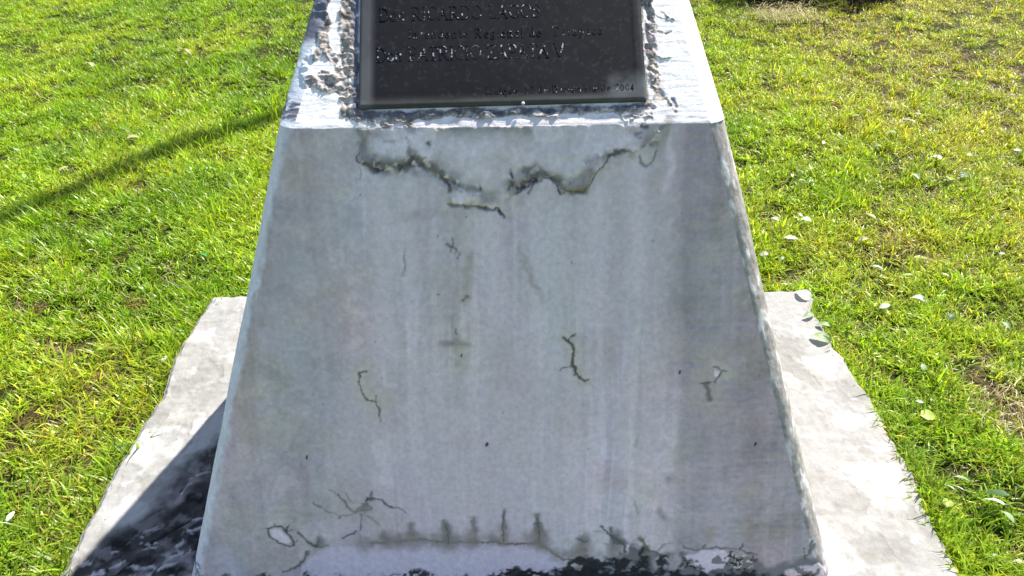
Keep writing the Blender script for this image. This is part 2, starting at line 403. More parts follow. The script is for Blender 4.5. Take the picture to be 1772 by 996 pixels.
crack([(634, 643), (622, 645), (620, 660), (625, 672), (628, 683), (636, 691), (648, 696), (655, 706), (656, 720)], 3.2, .85, halo=HL)
crack([(656, 720), (660, 731)], 2.2, .5); crack([(650, 696), (651, 686)], 2.6, .7); crack([(620, 660), (614, 660)], 2.4, .5)
crack([(1237, 633), (1247, 639), (1258, 644)], 3.2, .85, halo=HL); crack([(1248, 642), (1243, 652), (1237, 660)], 3.8, .8, c=(.06, .07, .12)); crack([(1213, 663), (1222, 661), (1232, 661)], 3, .8)
cv.stroke(f_([(1222, 665), (1226, 675), (1227, 688)]), .011, (.13, .13, .11), a=.8, soft=.95, wob=.004, seed=90)
cv.patch(f_([(1236, 638), (1246, 643), (1240, 652), (1235, 648)]), (.78, .79, .83), a=1, edge=.003, raise_=.003, wob=.001)
crack([(784, 409), (785, 422), (779, 434)], 4, .75, c=(.12, .13, .08)); crack([(773, 422), (783, 427), (790, 432)], 4, .75, c=(.12, .13, .10)); crack([(787, 437), (796, 440), (792, 446)], 2, .5)
crack([(700, 435), (701, 460), (698, 475)], 2.2, .3); crack([(754, 510), (762, 509)], 2.4, .6); crack([(800, 519), (808, 514)], 6, .7, c=(.12, .12, .10)); crack([(775, 597), (795, 594), (805, 597)], 2.6, .35, c=(.2, .2, .18))
crack([(789, 570), (790, 577)], 3.5, .6); crack([(1098, 868), (1104, 888)], 3, .6, c=(.2, .21, .12))
# lower left crack cluster
crack([(463, 915), (475, 911), (486, 913), (498, 924), (508, 936), (508, 943), (498, 946), (482, 941), (468, 930), (463, 915)], 4.2, .95)
cv.patch(f_([(468, 917), (480, 915), (492, 922), (503, 936), (498, 941), (484, 937), (471, 928)]), (.80, .82, .86), a=.8, edge=.006, raise_=.002, wob=.001)
crack([(492, 918), (500, 910)], 3.6); crack([(476, 911), (474, 905)], 3, .7); crack([(486, 913), (494, 921), (505, 917)], 3, .7); crack([(506, 940), (515, 936)], 3, .6)
crack([(518, 923), (526, 932), (535, 940), (546, 946)], 5, .9); crack([(546, 946), (553, 935)], 4, .8); crack([(548, 948), (566, 943)], 3, .7); crack([(553, 955), (546, 966)], 3, .7)
cv.stroke(f_([(553, 932), (556, 942)]), .017, (.17, .17, .15), a=.8, soft=.95, wob=.005, seed=91)
crack([(532, 955), (528, 968), (518, 978), (508, 984)], 6, .85, c=(.09, .09, .075)); crack([(508, 984), (490, 990)], 4, .7)
crack([(585, 856), (596, 868), (604, 879), (614, 887)], 4.4, .95); crack([(614, 887), (626, 883), (644, 880)], 5, .95); crack([(572, 848), (585, 856)], 2.6, .5); crack([(597, 853), (606, 866), (614, 870)], 2.8, .6)
crack([(633, 868), (645, 862), (662, 866), (673, 875), (680, 878)], 4, .9); crack([(680, 878), (692, 878), (702, 887)], 3, .7); crack([(640, 858), (645, 852)], 4, .7)
crack([(541, 871), (556, 878), (570, 885), (588, 893)], 3.2, .7, c=(.13, .13, .14)); crack([(588, 895), (600, 891), (610, 889)], 4, .8); crack([(636, 890), (648, 899), (656, 910)], 3.5, .7); crack([(624, 888), (625, 905), (623, 918)], 3.6, .7)
crack([(592, 931), (604, 926), (616, 919)], 4.2, .85); crack([(618, 920), (624, 930)], 3, .6)
cv.stroke(f_([(624, 884), (630, 878), (637, 866)]), .017, (.06, .065, .045), a=.9, soft=.9, depth=.005, wob=.005, wsc=90, seed=92, fade=(.36, .5, 60))
cv.stroke(f_([(592, 880), (640, 890), (650, 905)]), .04, (.46, .48, .43), a=.5, soft=.95, wob=.01, seed=93)
# bottom band: pale repair coat, wavering crack, plumes of black mould rising from it
cv.patch(f_([(520, 985), (545, 962), (570, 948), (640, 940), (700, 938), (800, 942), (905, 948), (950, 965), (985, 980), (960, 1004), (520, 1004)]), (.60, .62, .70), a=.9, edge=.012, raise_=.0015, wob=.01, wsc=20, seed=41)
crack([(640, 941), (680, 937), (730, 933), (760, 937), (800, 938), (850, 939), (885, 941), (910, 941), (930, 940), (945, 948), (962, 961), (975, 968), (1000, 971), (1030, 974)], 4.4, .85, c=(.08, .08, .075))
cv.stroke(f_([(625, 942), (700, 936), (800, 938), (930, 936), (965, 952), (1030, 962)]), .030, (.27, .275, .25), a=.75, soft=.98, wob=.012, wsc=30, seed=42, fade=(.33, .6, 22))
for (x, y0, w, a) in [(664, 922, 15, .8), (711, 909, 13, .8), (770, 902, 13, .95), (776, 915, 15, .7), (818, 898, 12, .9), (871, 884, 9, 1), (928, 894, 12, 1), (934, 912, 16, .9), (1008, 931, 20, .85), (1058, 913, 9, .8), (1066, 922, 18, .7), (690, 930, 18, .5), (850, 925, 16, .35)]:
    yb_ = 940 if x < 940 else 966
    cv.stroke(f_([(x, y0), (x + 2, (y0 + yb_) / 2)]), w * .0011, (.17, .17, .14), a=a * .85, soft=.98, wob=.007, wsc=60, seed=x, depth=.001)
    cv.stroke(f_([(x + 1, (y0 + yb_) / 2), (x, yb_)]), w * .0021, (.24, .24, .20), a=a * .7, soft=.95, wob=.006, wsc=60, seed=x + 1)
crack([(871, 884), (870, 905), (871, 938)], 3.0, .7); crack([(929, 897), (932, 915), (934, 935)], 3, .7); crack([(922, 907), (936, 904)], 3, .6); crack([(771, 908), (775, 922), (776, 938)], 2.6, .6)
crack([(1041, 911), (1052, 922), (1062, 932), (1080, 945), (1082, 955)], 5, .95); crack([(1058, 913), (1056, 922)], 4, .7); crack([(1029, 920), (1040, 920)], 3, .5); crack([(1000, 932), (1010, 938), (1016, 934)], 4, .7)
cv.stroke(f_([(1060, 935), (1075, 950), (1100, 955)]), .03, (.13, .13, .12), a=.9, soft=.8, wob=.012, wsc=60, seed=44, fade=(.40, .5, 40))
cv.stroke(f_([(1108, 934), (1118, 940), (1118, 950)]), .020, (.12, .15, .055), a=.95, soft=.8, wob=.006, seed=45, fade=(.35, .5, 70))
crack([(1120, 952), (1150, 962), (1165, 975)], 5, .95); crack([(1135, 955), (1150, 942), (1160, 939)], 4, .6, c=(.16, .17, .12))
crack([(1180, 945), (1200, 952), (1230, 950), (1245, 948), (1280, 952), (1310, 960)], 4, .8, c=(.1, .1, .07)); crack([(1215, 950), (1219, 943)], 5, .8, c=(.12, .14, .07)); crack([(1281, 950), (1284, 941)], 4, .8); crack([(1237, 950), (1240, 944)], 4, .6)
crack([(1393, 968), (1392, 948)], 4, .8, c=(.07, .09, .05)); crack([(1393, 964), (1404, 950), (1406, 938)], 5, .85, c=(.06, .07, .05)); crack([(1410, 944), (1404, 956)], 5, .7)
# peeled white and black blotches at the very foot
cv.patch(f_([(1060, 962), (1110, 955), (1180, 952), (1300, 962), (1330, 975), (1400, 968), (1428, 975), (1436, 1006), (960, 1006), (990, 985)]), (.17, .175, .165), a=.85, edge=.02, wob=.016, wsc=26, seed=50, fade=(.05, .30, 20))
cv.patch(f_([(1182, 960), (1215, 952), (1252, 952), (1262, 968), (1250, 985), (1215, 990), (1190, 980)]), (.66, .67, .72), a=1, edge=.004, raise_=.002, wob=.008, wsc=60, seed=51, fade=(.30, .36, 60))
cv.patch(f_([(1262, 958), (1306, 960), (1300, 980), (1268, 985)]), (.60, .60, .52), a=1, edge=.004, raise_=.002, wob=.008, wsc=60, seed=52, fade=(.47, .53, 60))
cv.patch(f_([(1360, 990), (1385, 978), (1415, 976), (1430, 990), (1430, 1000), (1360, 1004)]), (.62, .62, .62), a=1, edge=.004, raise_=.002, wob=.008, wsc=50, seed=53, fade=(.38, .45, 50))
cv.patch(f_([(1130, 968), (1175, 955), (1185, 985), (1135, 985)]), (.45, .46, .46), a=.8, edge=.01, wob=.008, wsc=50, seed=54, fade=(.38, .5, 50))
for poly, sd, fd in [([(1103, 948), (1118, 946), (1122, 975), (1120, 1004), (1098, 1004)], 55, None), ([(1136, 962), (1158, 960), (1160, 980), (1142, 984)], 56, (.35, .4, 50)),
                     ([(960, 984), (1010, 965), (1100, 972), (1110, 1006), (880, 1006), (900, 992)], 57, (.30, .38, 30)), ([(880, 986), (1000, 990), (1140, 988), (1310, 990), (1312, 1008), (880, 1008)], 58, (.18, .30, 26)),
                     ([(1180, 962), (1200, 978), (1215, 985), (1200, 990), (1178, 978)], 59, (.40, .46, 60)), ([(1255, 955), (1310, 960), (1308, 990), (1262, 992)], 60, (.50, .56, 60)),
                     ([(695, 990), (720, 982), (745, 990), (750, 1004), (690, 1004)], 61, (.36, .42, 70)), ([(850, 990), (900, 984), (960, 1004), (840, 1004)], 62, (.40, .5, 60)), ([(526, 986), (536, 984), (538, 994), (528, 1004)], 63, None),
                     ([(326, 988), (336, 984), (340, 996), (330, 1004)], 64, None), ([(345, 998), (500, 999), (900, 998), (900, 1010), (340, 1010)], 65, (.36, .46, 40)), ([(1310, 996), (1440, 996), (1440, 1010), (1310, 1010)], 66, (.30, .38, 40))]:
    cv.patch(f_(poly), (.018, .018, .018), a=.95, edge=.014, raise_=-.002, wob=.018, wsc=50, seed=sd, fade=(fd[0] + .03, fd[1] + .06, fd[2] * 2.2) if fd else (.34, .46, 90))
# tiny pits and flecks over the whole face
prng = random.Random(5)
for k in range(60):
    x = prng.uniform(400, 1390); y = prng.uniform(300, 940)
    if x < 500 - (y - 222) * .2 or x > 1240 + (y - 222) * .2: continue
    u, v = F2(x, y); big = prng.random() < .05
    sz = (.0030 if big else prng.uniform(.0014, .0024)); cc = (.10, .10, .11) if prng.random() < .55 else (.26, .26, .28)
    cv.stroke([(u, v), (u + prng.uniform(-.003, .003), v + prng.uniform(-.004, .004))], sz, cc, a=prng.uniform(.4, .9), soft=.6, wob=.001, seed=k, depth=.001)
for (x, y, w) in [(842, 771, 4), (1307, 770, 3), (1176, 646, 3.5), (798, 617, 2.5), (530, 793, 2.5)]:
    u, v = F2(x, y); cv.stroke([(u, v), (u + .001, v + .005)], w * .0013, BLK, a=.9, soft=.5, wob=.001, seed=x, depth=.002)

# ---- sloping face: crusted grey mortar bleeding out round the plaque
crust = np.zeros(N)
def crust_line(pts, w, a=1.0, seed=1, space=s_):
    P = space(pts); i = cv.near(P, w * 2.5 + .01)
    d = cv.dist(i, P, .008, 45, seed)
    m = (1 - sst(w * .25, w * .75, d)) * a
    crust[i] = np.maximum(crust[i], m)
crust_line([(606, 0), (604, 60), (606, 130), (608, 190), (625, 200)], .030, 1, 1)
crust_line([(560, 0), (552, 22), (566, 45), (558, 62), (562, 85), (548, 92)], .020, 1, 2)
crust_line([(548, 92), (532, 108), (527, 128), (540, 142), (570, 150), (600, 158)], .020, 1, 3)
crust_line([(572, 96), (590, 108), (596, 125), (580, 140), (560, 128)], .020, .9, 4)
crust_line([(585, 160), (600, 175), (608, 190)], .016, .8, 5)
crust_line([(1114, -40), (1122, 20), (1126, 60), (1130, 110), (1134, 150), (1140, 165)], .020, 1, 6)
crust_line([(612, 200), (700, 200), (800, 196), (900, 194), (1000, 190), (1090, 188), (1130, 184)], .016, 1, 7)
crust_line([(640, 208), (665, 214), (690, 205), (712, 216)], .012, .9, 8)
crust_line([(1075, 196), (1085, 206), (1105, 198), (1125, 200)], .014, .8, 9)
crust_line([(1157, 168), (1164, 180), (1168, 186)], .008, .9, 10)
crust_line([(1140, 52), (1150, 58), (1158, 55)], .004, .7, 11); crust_line([(1136, 92), (1148, 100), (1160, 98)], .004, .6, 12); crust_line([(1145, 165), (1150, 172)], .004, .6, 13)
crust_line([(1148, 22), (1158, 30)], .004, .6, 14); crust_line([(1136, 24), (1152, 34), (1160, 32)], .004, .5, 15)
crust *= (W > LF - .004)
wx = U + .016 * (fbm(U * 55, W * 55, 3, 70) - .5); wy = W + .022 * (fbm(U * 45 + 9, W * 50, 3, 71) - .5)
rid = ridged(wx * 50, wy * 66, 3, 72); rid2 = ridged(wy * 110 + 3, wx * 90, 2, 73)
big = fbm(U * 60, W * 60, 3, 74)
H += crust * ((rid - .5) * .008 + (rid2 - .5) * .002 + (big - .5) * .012)
mm = sst(.12, .55, crust * (.55 + .9 * big))
brown = fbm(U * 30, W * 30, 3, 75)[:, None]
gcol = np.array([.42, .39, .38]) * (1 - brown) + np.array([.46, .39, .31]) * brown
gcol = gcol * (.55 + .9 * big)[:, None]
line = np.clip(sst(.68, .84, rid) + .6 * sst(.72, .9, rid2), 0, 1)
gcol = gcol * (1 - .52 * line)[:, None]
wh = sst(.50, .40, rid) * sst(.45, .55, big); gcol = gcol * (1 - wh[:, None]) + np.array([.80, .78, .75]) * wh[:, None]
col[:] = col * (1 - mm[:, None]) + gcol * mm[:, None]
cv.stroke(s_([(612, 197), (700, 198), (850, 194), (1000, 189), (1122, 183)]), .013, (.09, .09, .115), a=.85, soft=.7, wob=.004, wsc=60, seed=82, fade=(.34, .5, 60))
cv.stroke(s_([(617, -60), (616, 60), (617, 192)]), .010, (.10, .10, .15), a=.9, soft=.7, wob=.003, wsc=60, seed=83, fade=(.30, .45, 60))
cv.stroke(s_([(1105, -60), (1113, 60), (1120, 180)]), .006, (.12, .11, .09), a=.8, soft=.7, wob=.002, wsc=60, seed=84, fade=(.30, .45, 70))
cv.stroke(s_([(1164, 172), (1169, 184)]), .007, (.14, .16, .24), a=.9, soft=.5, wob=.002, seed=85, depth=.002)
cv.stroke(s_([(1166, 182), (1172, 187)]), .006, (.62, .62, .60), a=.8, soft=.5, wob=.001, seed=86)
cv.stroke(s_([(640, 214), (760, 210), (900, 208), (1080, 200)]), .008, (.42, .42, .46), a=.5, soft=.9, wob=.004, wsc=50, seed=87, fade=(.5, .6, 40))
cv.stroke(s_([(1130, 60), (1145, 130), (1140, 165)]), .02, (.55, .54, .52), a=.5, soft=.95, wob=.008, wsc=40, seed=88, fade=(.45, .6, 40))
# dirt and painted-in shade on the upper left chamfer
lc = (REG == 1) & ~isf
sU = W
m1 = lc * sst(LF + .16, LF + .185, W + .02 * (fbm(W * 60, YC * 60, 3, 95) - .5)); m2 = lc * sst(LF + .012, LF + .02, W) * sst(LF + .062, LF + .05, W) * sst(.40, .5, fbm(W * 120, YC * 200, 3, 96))
mt = np.clip(m1 * .9 + m2 * .9, 0, 1)
base_lc = np.array([.70, .72, .76]) * (1 + .1 * (fbm(W * 30, YC * 40, 3, 97) - .5))[:, None]  # bluish shade of the unlit side put into the base colour
col[lc] = base_lc[lc]
col[:] = col * (1 - mt[:, None]) + np.array([.085, .09, .125]) * mt[:, None]
H += m2 * (fbm(W * 140, YC * 140, 2, 98) - .5) * .003
# ledge line between the two faces: rounded and worn
ed = (1 - sst(0, .007, np.abs(W - LF))) * (REG == 2)
H -= ed * .0006
H += (REG == 2) * (1 - sst(0, .03, np.abs(W - LF))) * (fbm(U * 24, W * 3, 3, 99) - .5) * .004
# the plaque's seat stays flat
PX0, PX1 = S2(622, 190)[0], S2(1118, 176)[0]
seat = (W > LF + .036) & (U > PX0 + .006) & (U < PX1 - .006)
H[seat] = np.minimum(H[seat], 0.0)
H -= (W < .012) * 0.0
Vd = V + NRM * H[:, None]
ii, jj = np.meshgrid(np.arange(NROW - 1), np.arange(NCOL - 1), indexing='ij')
a = (ii * NCOL + jj).ravel()
faces = np.column_stack([a, a + 1, a + NCOL + 1, a + NCOL])
back = [[i * NCOL + NCOL - 1, i * NCOL, (i + 1) * NCOL, (i + 1) * NCOL + NCOL - 1] for i in range(0, NROW - 1)]
top_i = (NROW - 1) * NCOL
half = NCOL // 2
topf = [[top_i + k, top_i + k + 1, top_i + NCOL - 2 - k, top_i + NCOL - 1 - k] for k in range(0, NCOL // 2 - 1)]
faces = np.vstack([faces, np.array(back), np.array(topf)])
M_PED = painted_material('weathered_paint', rough=.72, speck=.075, bump=.5, scale=420)
monument = empty('monument', (0, 0.45, ZS))
tag(monument, 'tapering grey painted masonry monument with a dark plaque on its sloping top', 'monument')
def to_local(Vx, o):
    return np.asarray(Vx) - np.array(o.location)
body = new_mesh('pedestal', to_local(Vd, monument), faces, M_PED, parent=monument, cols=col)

# ------------------------------------------------------------------ plaque
ex = np.array([1.0, 0, 0]); ey = np.array([0, math.cos(SLA), math.sin(SLA)]); en = NS
P0 = hit(622, 190, PS, NS); P1 = hit(1118, 176, PS, NS)
PW = P1[0] - P0[0]
tilt = math.atan2((P1 - P0) @ ey, PW)
exr = ex * math.cos(tilt) + ey * math.sin(tilt); eyr = -ex * math.sin(tilt) + ey * math.cos(tilt)
PLH, PTH = 0.40, 0.011
def plq(a, b, c):               # plaque plane coordinates -> monument local
    a = np.asarray(a)[..., None]; b = np.asarray(b)[..., None]; c = np.asarray(c)[..., None]
    return P0 + exr * a + eyr * b + en * c
na, nb = 220, 170
aa, bb = np.meshgrid(np.linspace(0, PW, na), np.linspace(0, PLH, nb), indexing='xy')
aa = aa.ravel(); bb = bb.ravel()
e = np.minimum(np.minimum(aa, PW - aa), np.minimum(bb, PLH - bb))
hh = PTH - .0025 * (1 - sst(0, .004, e)) + (fbm(aa * 30, bb * 30, 3, 101) - .5) * .0006
hh -= .0005 * sst(.017, .021, e)
pc = np.tile(np.array([.012, .012, .0145]), (len(aa), 1)) * (1 + .5 * (fbm(aa * 9, bb * 9, 4, 103) - .5))[:, None]
WEAR = (.135, .138, .145)
pcv = Canvas(aa, bb, pc, hh)
rim = sst(.024, .010, e + .008 * (fbm(aa * 14, bb * 14, 3, 104) - .5))
lft = sst(.034, .016, aa) ; bot = sst(.020, .006, bb) ; rgt = sst(.018, .006, PW - aa)
pc[:] = mix3(pc, WEAR, np.clip(.7 * lft * (.4 + .7 * fbm(aa * 30, bb * 9, 3, 105)) , 0, 1))
pc[:] = mix3(pc, (.15, .15, .13), np.clip(.5 * bot * (.4 + .9 * fbm(aa * 12, bb * 60, 3, 106)), 0, 1))
pc[:] = mix3(pc, (.11, .115, .12), np.clip(.15 * rgt, 0, 1))
pcv.stroke([(PW - .01, .03), (PW - .05, .02)], .04, (.14, .15, .155), a=.6, soft=.98, wob=.01, wsc=30, seed=8)
scr = sst(.72, .78, fbm(aa * 160, bb * 160, 2, 107)); pc[:] = mix3(pc, (.16, .16, .17), scr * .08)
top = plq(aa, bb, hh)
ii, jj = np.meshgrid(np.arange(nb - 1), np.arange(na - 1), indexing='ij'); q = (ii * na + jj).ravel()
pf = np.column_stack([q, q + 1, q + na + 1, q + na])
ring = list(range(0, na)) + [k * na + na - 1 for k in range(1, nb)] + [nb * na - 1 - k for k in range(1, na)] + [k * na for k in range(nb - 2, 0, -1)]
rb = plq(aa[ring], bb[ring], np.full(len(ring), -.002)); nb0 = len(top)
sf = [[ring[(k + 1) % len(ring)], ring[k], nb0 + k, nb0 + (k + 1) % len(ring)] for k in range(len(ring))]
pv = np.vstack([top, rb]); pcc = np.vstack([pc, np.tile([.10, .085, .06], (len(ring), 1))])
m_pl, nt, b = mat('tarnished_bronze')
at = nd(nt, 'ShaderNodeAttribute', attribute_name='paint'); nt.links.new(at.outputs['Color'], b.inputs['Base Color'])
b.inputs['Metallic'].default_value = 0.0; b.inputs['Roughness'].default_value = .5; b.inputs['Specular IOR Level'].default_value = .09
tn = nd(nt, 'ShaderNodeTexNoise'); tn.inputs['Scale'].default_value = 40; tn.inputs['Detail'].default_value = 6
tco = nd(nt, 'ShaderNodeTexCoord'); nt.links.new(tco.outputs['Object'], tn.inputs['Vector'])
mr = nd(nt, 'ShaderNodeMapRange'); mr.inputs['To Min'].default_value = .38; mr.inputs['To Max'].default_value = .68
nt.links.new(tn.outputs['Fac'], mr.inputs['Value']); nt.links.new(mr.outputs[0], b.inputs['Roughness'])
bp = nd(nt, 'ShaderNodeBump'); bp.inputs['Strength'].default_value = .12; bp.inputs['Distance'].default_value = .001
nt.links.new(tn.outputs['Fac'], bp.inputs['Height']); nt.links.new(bp.outputs[0], b.inputs['Normal'])
plaque = new_mesh('plaque', to_local(pv, monument), np.vstack([pf, np.array(sf)]), m_pl, parent=monument, cols=pcc)
plaque['label'] = 'dark tarnished bronze plaque with worn raised lettering'
# a fleck of white paint on the plaque's lower rim
def fleck(x, y, s, parent):
    p = hit(x, y, PS + en * .011, NS); rn = random.Random(3)
    base = [p + exr * s * math.cos(t) * rn.uniform(.7, 1.2) + eyr * s * .8 * math.sin(t) * rn.uniform(.7, 1.2) for t in np.linspace(0, 2 * math.pi, 8)[:-1]]
    up = [p + (v - p) * .6 + en * .0035 for v in base]
    n = len(base)
    fs = [[k, (k + 1) % n, n + (k + 1) % n, n + k] for k in range(n)] + [list(range(n, 2 * n))]
    m, nt, b = mat('white_paint_chip'); b.inputs['Base Color'].default_value = (.8, .8, .78, 1)
    return new_mesh('paint_fleck', to_local(base + up, monument), fs, m, smooth=False, parent=parent)
fleck(905, 178, .0042, plaque)

# serif letters drawn as strokes, thick uprights and thin cross strokes
def arc(cx, cy, rx, ry, a0, a1, n=9):
    return [(cx + rx * math.cos(math.radians(a0 + (a1 - a0) * k / n)), cy + ry * math.sin(math.radians(a0 + (a1 - a0) * k / n))) for k in range(n + 1)]
def ser(x, y, w=.13): return [(x - w, y), (x + w, y)]
XH = .62
GL = {
 'D': (.78, [[(.16, 0), (.16, 1)], ser(.16, 0), ser(.16, 1), [(.16, 1)] + arc(.34, .5, .36, .5, 90, -90) + [(.16, 0)]]),
 'R': (.74, [[(.16, 0), (.16, 1)], ser(.16, 0), ser(.16, 1), [(.16, 1)] + arc(.34, .74, .24, .26, 90, -90) + [(.16, .48)], [(.36, .48), (.68, 0)], ser(.68, 0, .08)]),
 'I': (.36, [[(.18, 0), (.18, 1)], ser(.18, 0), ser(.18, 1)]),
 'C': (.74, [arc(.42, .5, .34, .5, 48, 312, 14), [(.66, .72), (.68, .98)], [(.64, .1), (.68, .22)]]),
 'A': (.76, [[(.10, 0), (.38, 1)], [(.38, 1), (.67, 0)], [(.2, .34), (.56, .34)], ser(.09, 0, .08), ser(.67, 0, .11)]),
 'O': (.80, [arc(.40, .5, .34, .5, 0, 360, 18)]),
 'L': (.64, [[(.16, 0), (.16, 1)], ser(.16, 1), [(.04, 0), (.56, 0)], [(.56, 0), (.60, .24)]]),
 'G': (.80, [arc(.42, .5, .34, .5, 48, 318, 14), [(.68, .12), (.68, .44)], ser(.66, .44, .1), [(.66, .74), (.68, .98)]]),
 'S': (.58, [arc(.29, .74, .2, .26, 35, 230, 9) + arc(.29, .26, .22, .27, 70, -140, 10), [(.46, .76), (.48, 1)], [(.07, .22), (.06, 0)]]),
 'P': (.66, [[(.16, 0), (.16, 1)], ser(.16, 0), ser(.16, 1), [(.16, 1)] + arc(.34, .72, .24, .28, 90, -90) + [(.16, .44)]]),
 'T': (.68, [[(.34, 0), (.34, 1)], ser(.34, 0), [(.04, 1), (.64, 1)], [(.04, 1), (.03, .78)], [(.64, 1), (.65, .78)]]),
 'Z': (.66, [[(.08, 1), (.58, 1)], [(.58, 1), (.06, 0)], [(.06, 0), (.60, 0)], [(.60, 0), (.62, .22)], [(.08, 1), (.07, .8)]]),
 'V': (.74, [[(.08, 1), (.38, 0)], [(.38, 0), (.66, 1)], ser(.08, 1, .1), ser(.66, 1, .08)]),
 'o': (.52, [arc(.26, XH / 2, .20, XH / 2, 0, 360, 12)]),
 'n': (.56, [[(.12, 0), (.12, XH)], ser(.12, 0, .09), [(.02, XH), (.12, XH)], [(.12, XH * .8)] + arc(.28, XH * .66, .14, XH * .34, 130, 0, 5) + [(.42, 0)], ser(.42, 0, .09)]),
 't': (.34, [[(.15, .9), (.15, .08), (.28, .02)], [(.02, XH), (.30, XH)]]),
 'e': (.48, [[(.06, .34), (.42, .34)] + arc(.25, XH / 2, .19, XH / 2, 8, 310, 10)]),
 'd': (.54, [arc(.24, XH / 2, .18, XH / 2, 40, 320, 9), [(.42, 0), (.42, 1)], ser(.36, 1, .07), ser(.46, 0, .06)]),
 'g': (.50, [arc(.22, .40, .15, .22, 0, 360, 9), arc(.24, -.12, .19, .14, 0, 360, 9), [(.14, .2), (.12, .06), (.34, .02)], [(.34, .56), (.46, .60)]]),
 'i': (.28, [[(.14, 0), (.14, XH)], ser(.14, 0, .09), [(.05, XH), (.14, XH)], [(.13, .86), (.15, .90)]]),
 'a': (.46, [arc(.22, .48, .15, .14, 160, 20, 5) + [(.34, .06), (.42, .02)], arc(.20, .16, .14, .16, 60, 330, 8)]),
 'l': (.28, [[(.14, 0), (.14, 1)], ser(.14, 0, .09), [(.05, 1), (.14, 1)]]),
 'q': (.54, [arc(.24, XH / 2, .18, XH / 2, 40, 320, 9), [(.42, -.32), (.42, XH)], ser(.42, -.32, .09)]),
 'u': (.56, [[(.12, XH), (.12, .2)] + arc(.26, .2, .14, .19, 180, 320, 5), [(.42, 0), (.42, XH)], ser(.47, 0, .06), ser(.08, XH, .06), ser(.38, XH, .06)]),
 'r': (.40, [[(.12, 0), (.12, XH)], ser(.12, 0, .09), [(.12, .42), (.22, .58), (.34, .58)], ser(.07, XH, .05)]),
 'c': (.46, [arc(.26, XH / 2, .20, XH / 2, 45, 315, 9)]),
 'm': (.82, [[(.12, 0), (.12, XH)], ser(.12, 0, .09), ser(.07, XH, .05), [(.12, .46)] + arc(.27, .42, .13, .2, 130, 0, 5) + [(.40, 0)], ser(.40, 0, .08), [(.40, .46)] + arc(.55, .42, .13, .2, 130, 0, 5) + [(.68, 0)], ser(.68, 0, .09)]),
 'b': (.54, [[(.12, 0), (.12, 1)], ser(.07, 1, .06), arc(.28, XH / 2, .18, XH / 2, 140, -140, 9)]),
 'p': (.54, [[(.12, -.32), (.12, XH)], ser(.12, -.32, .09), ser(.07, XH, .05), arc(.28, XH / 2, .18, XH / 2, 140, -140, 9)]),
 'á': (.46, [arc(.22, .48, .15, .14, 160, 20, 5) + [(.34, .06), (.42, .02)], arc(.20, .16, .14, .16, 60, 330, 8), [(.18, .76), (.32, .96)]]),
 'z': (.44, [[(.06, XH), (.38, XH)], [(.38, XH), (.05, 0)], [(.05, 0), (.40, 0)]]),
 '1': (.50, [[(.25, 0), (.25, .95)], ser(.25, 0, .12), [(.12, .82), (.25, .95)]]),
 '2': (.50, [arc(.24, .72, .18, .26, 165, -35, 8) + [(.06, .02)], [(.06, .03), (.44, .03)]]),
 '0': (.50, [arc(.25, .48, .19, .48, 0, 360, 14)]),
 '4': (.50, [[(.34, 0), (.34, .95)], [(.34, .95), (.05, .28)], [(.05, .28), (.46, .28)]]),
 ',': (.26, [[(.12, .06), (.08, -.14)]]),
}
def letter_material(name, lo, hi):
    m, nt, b = mat(name)
    tco = nd(nt, 'ShaderNodeTexCoord'); tn = nd(nt, 'ShaderNodeTexNoise'); tn.inputs['Scale'].default_value = 150; tn.inputs['Detail'].default_value = 1
    ob = nd(nt, 'ShaderNodeNewGeometry')
    nt.links.new(ob.outputs['Position'], tn.inputs['Vector'])
    cr = nd(nt, 'ShaderNodeValToRGB'); cr.color_ramp.elements[0].position = lo; cr.color_ramp.elements[0].color = (.004, .004, .007, 1)
    cr.color_ramp.elements[1].position = hi; cr.color_ramp.elements[1].color = (.42, .42, .44, 1)  # pale flecks stand for wear and for glints painted on the letters
    nt.links.new(tn.outputs['Fac'], cr.inputs[0]); nt.links.new(cr.outputs[0], b.inputs['Base Color'])
    b.inputs['Roughness'].default_value = .5; b.inputs['Specular IOR Level'].default_value = .2
    return m
m_let1 = letter_material('worn_glint_letter', .60, .72); m_let3 = letter_material('flecked_glint_letter', .55, .70)
LETM = [m_let1]
glyph_mesh = {}
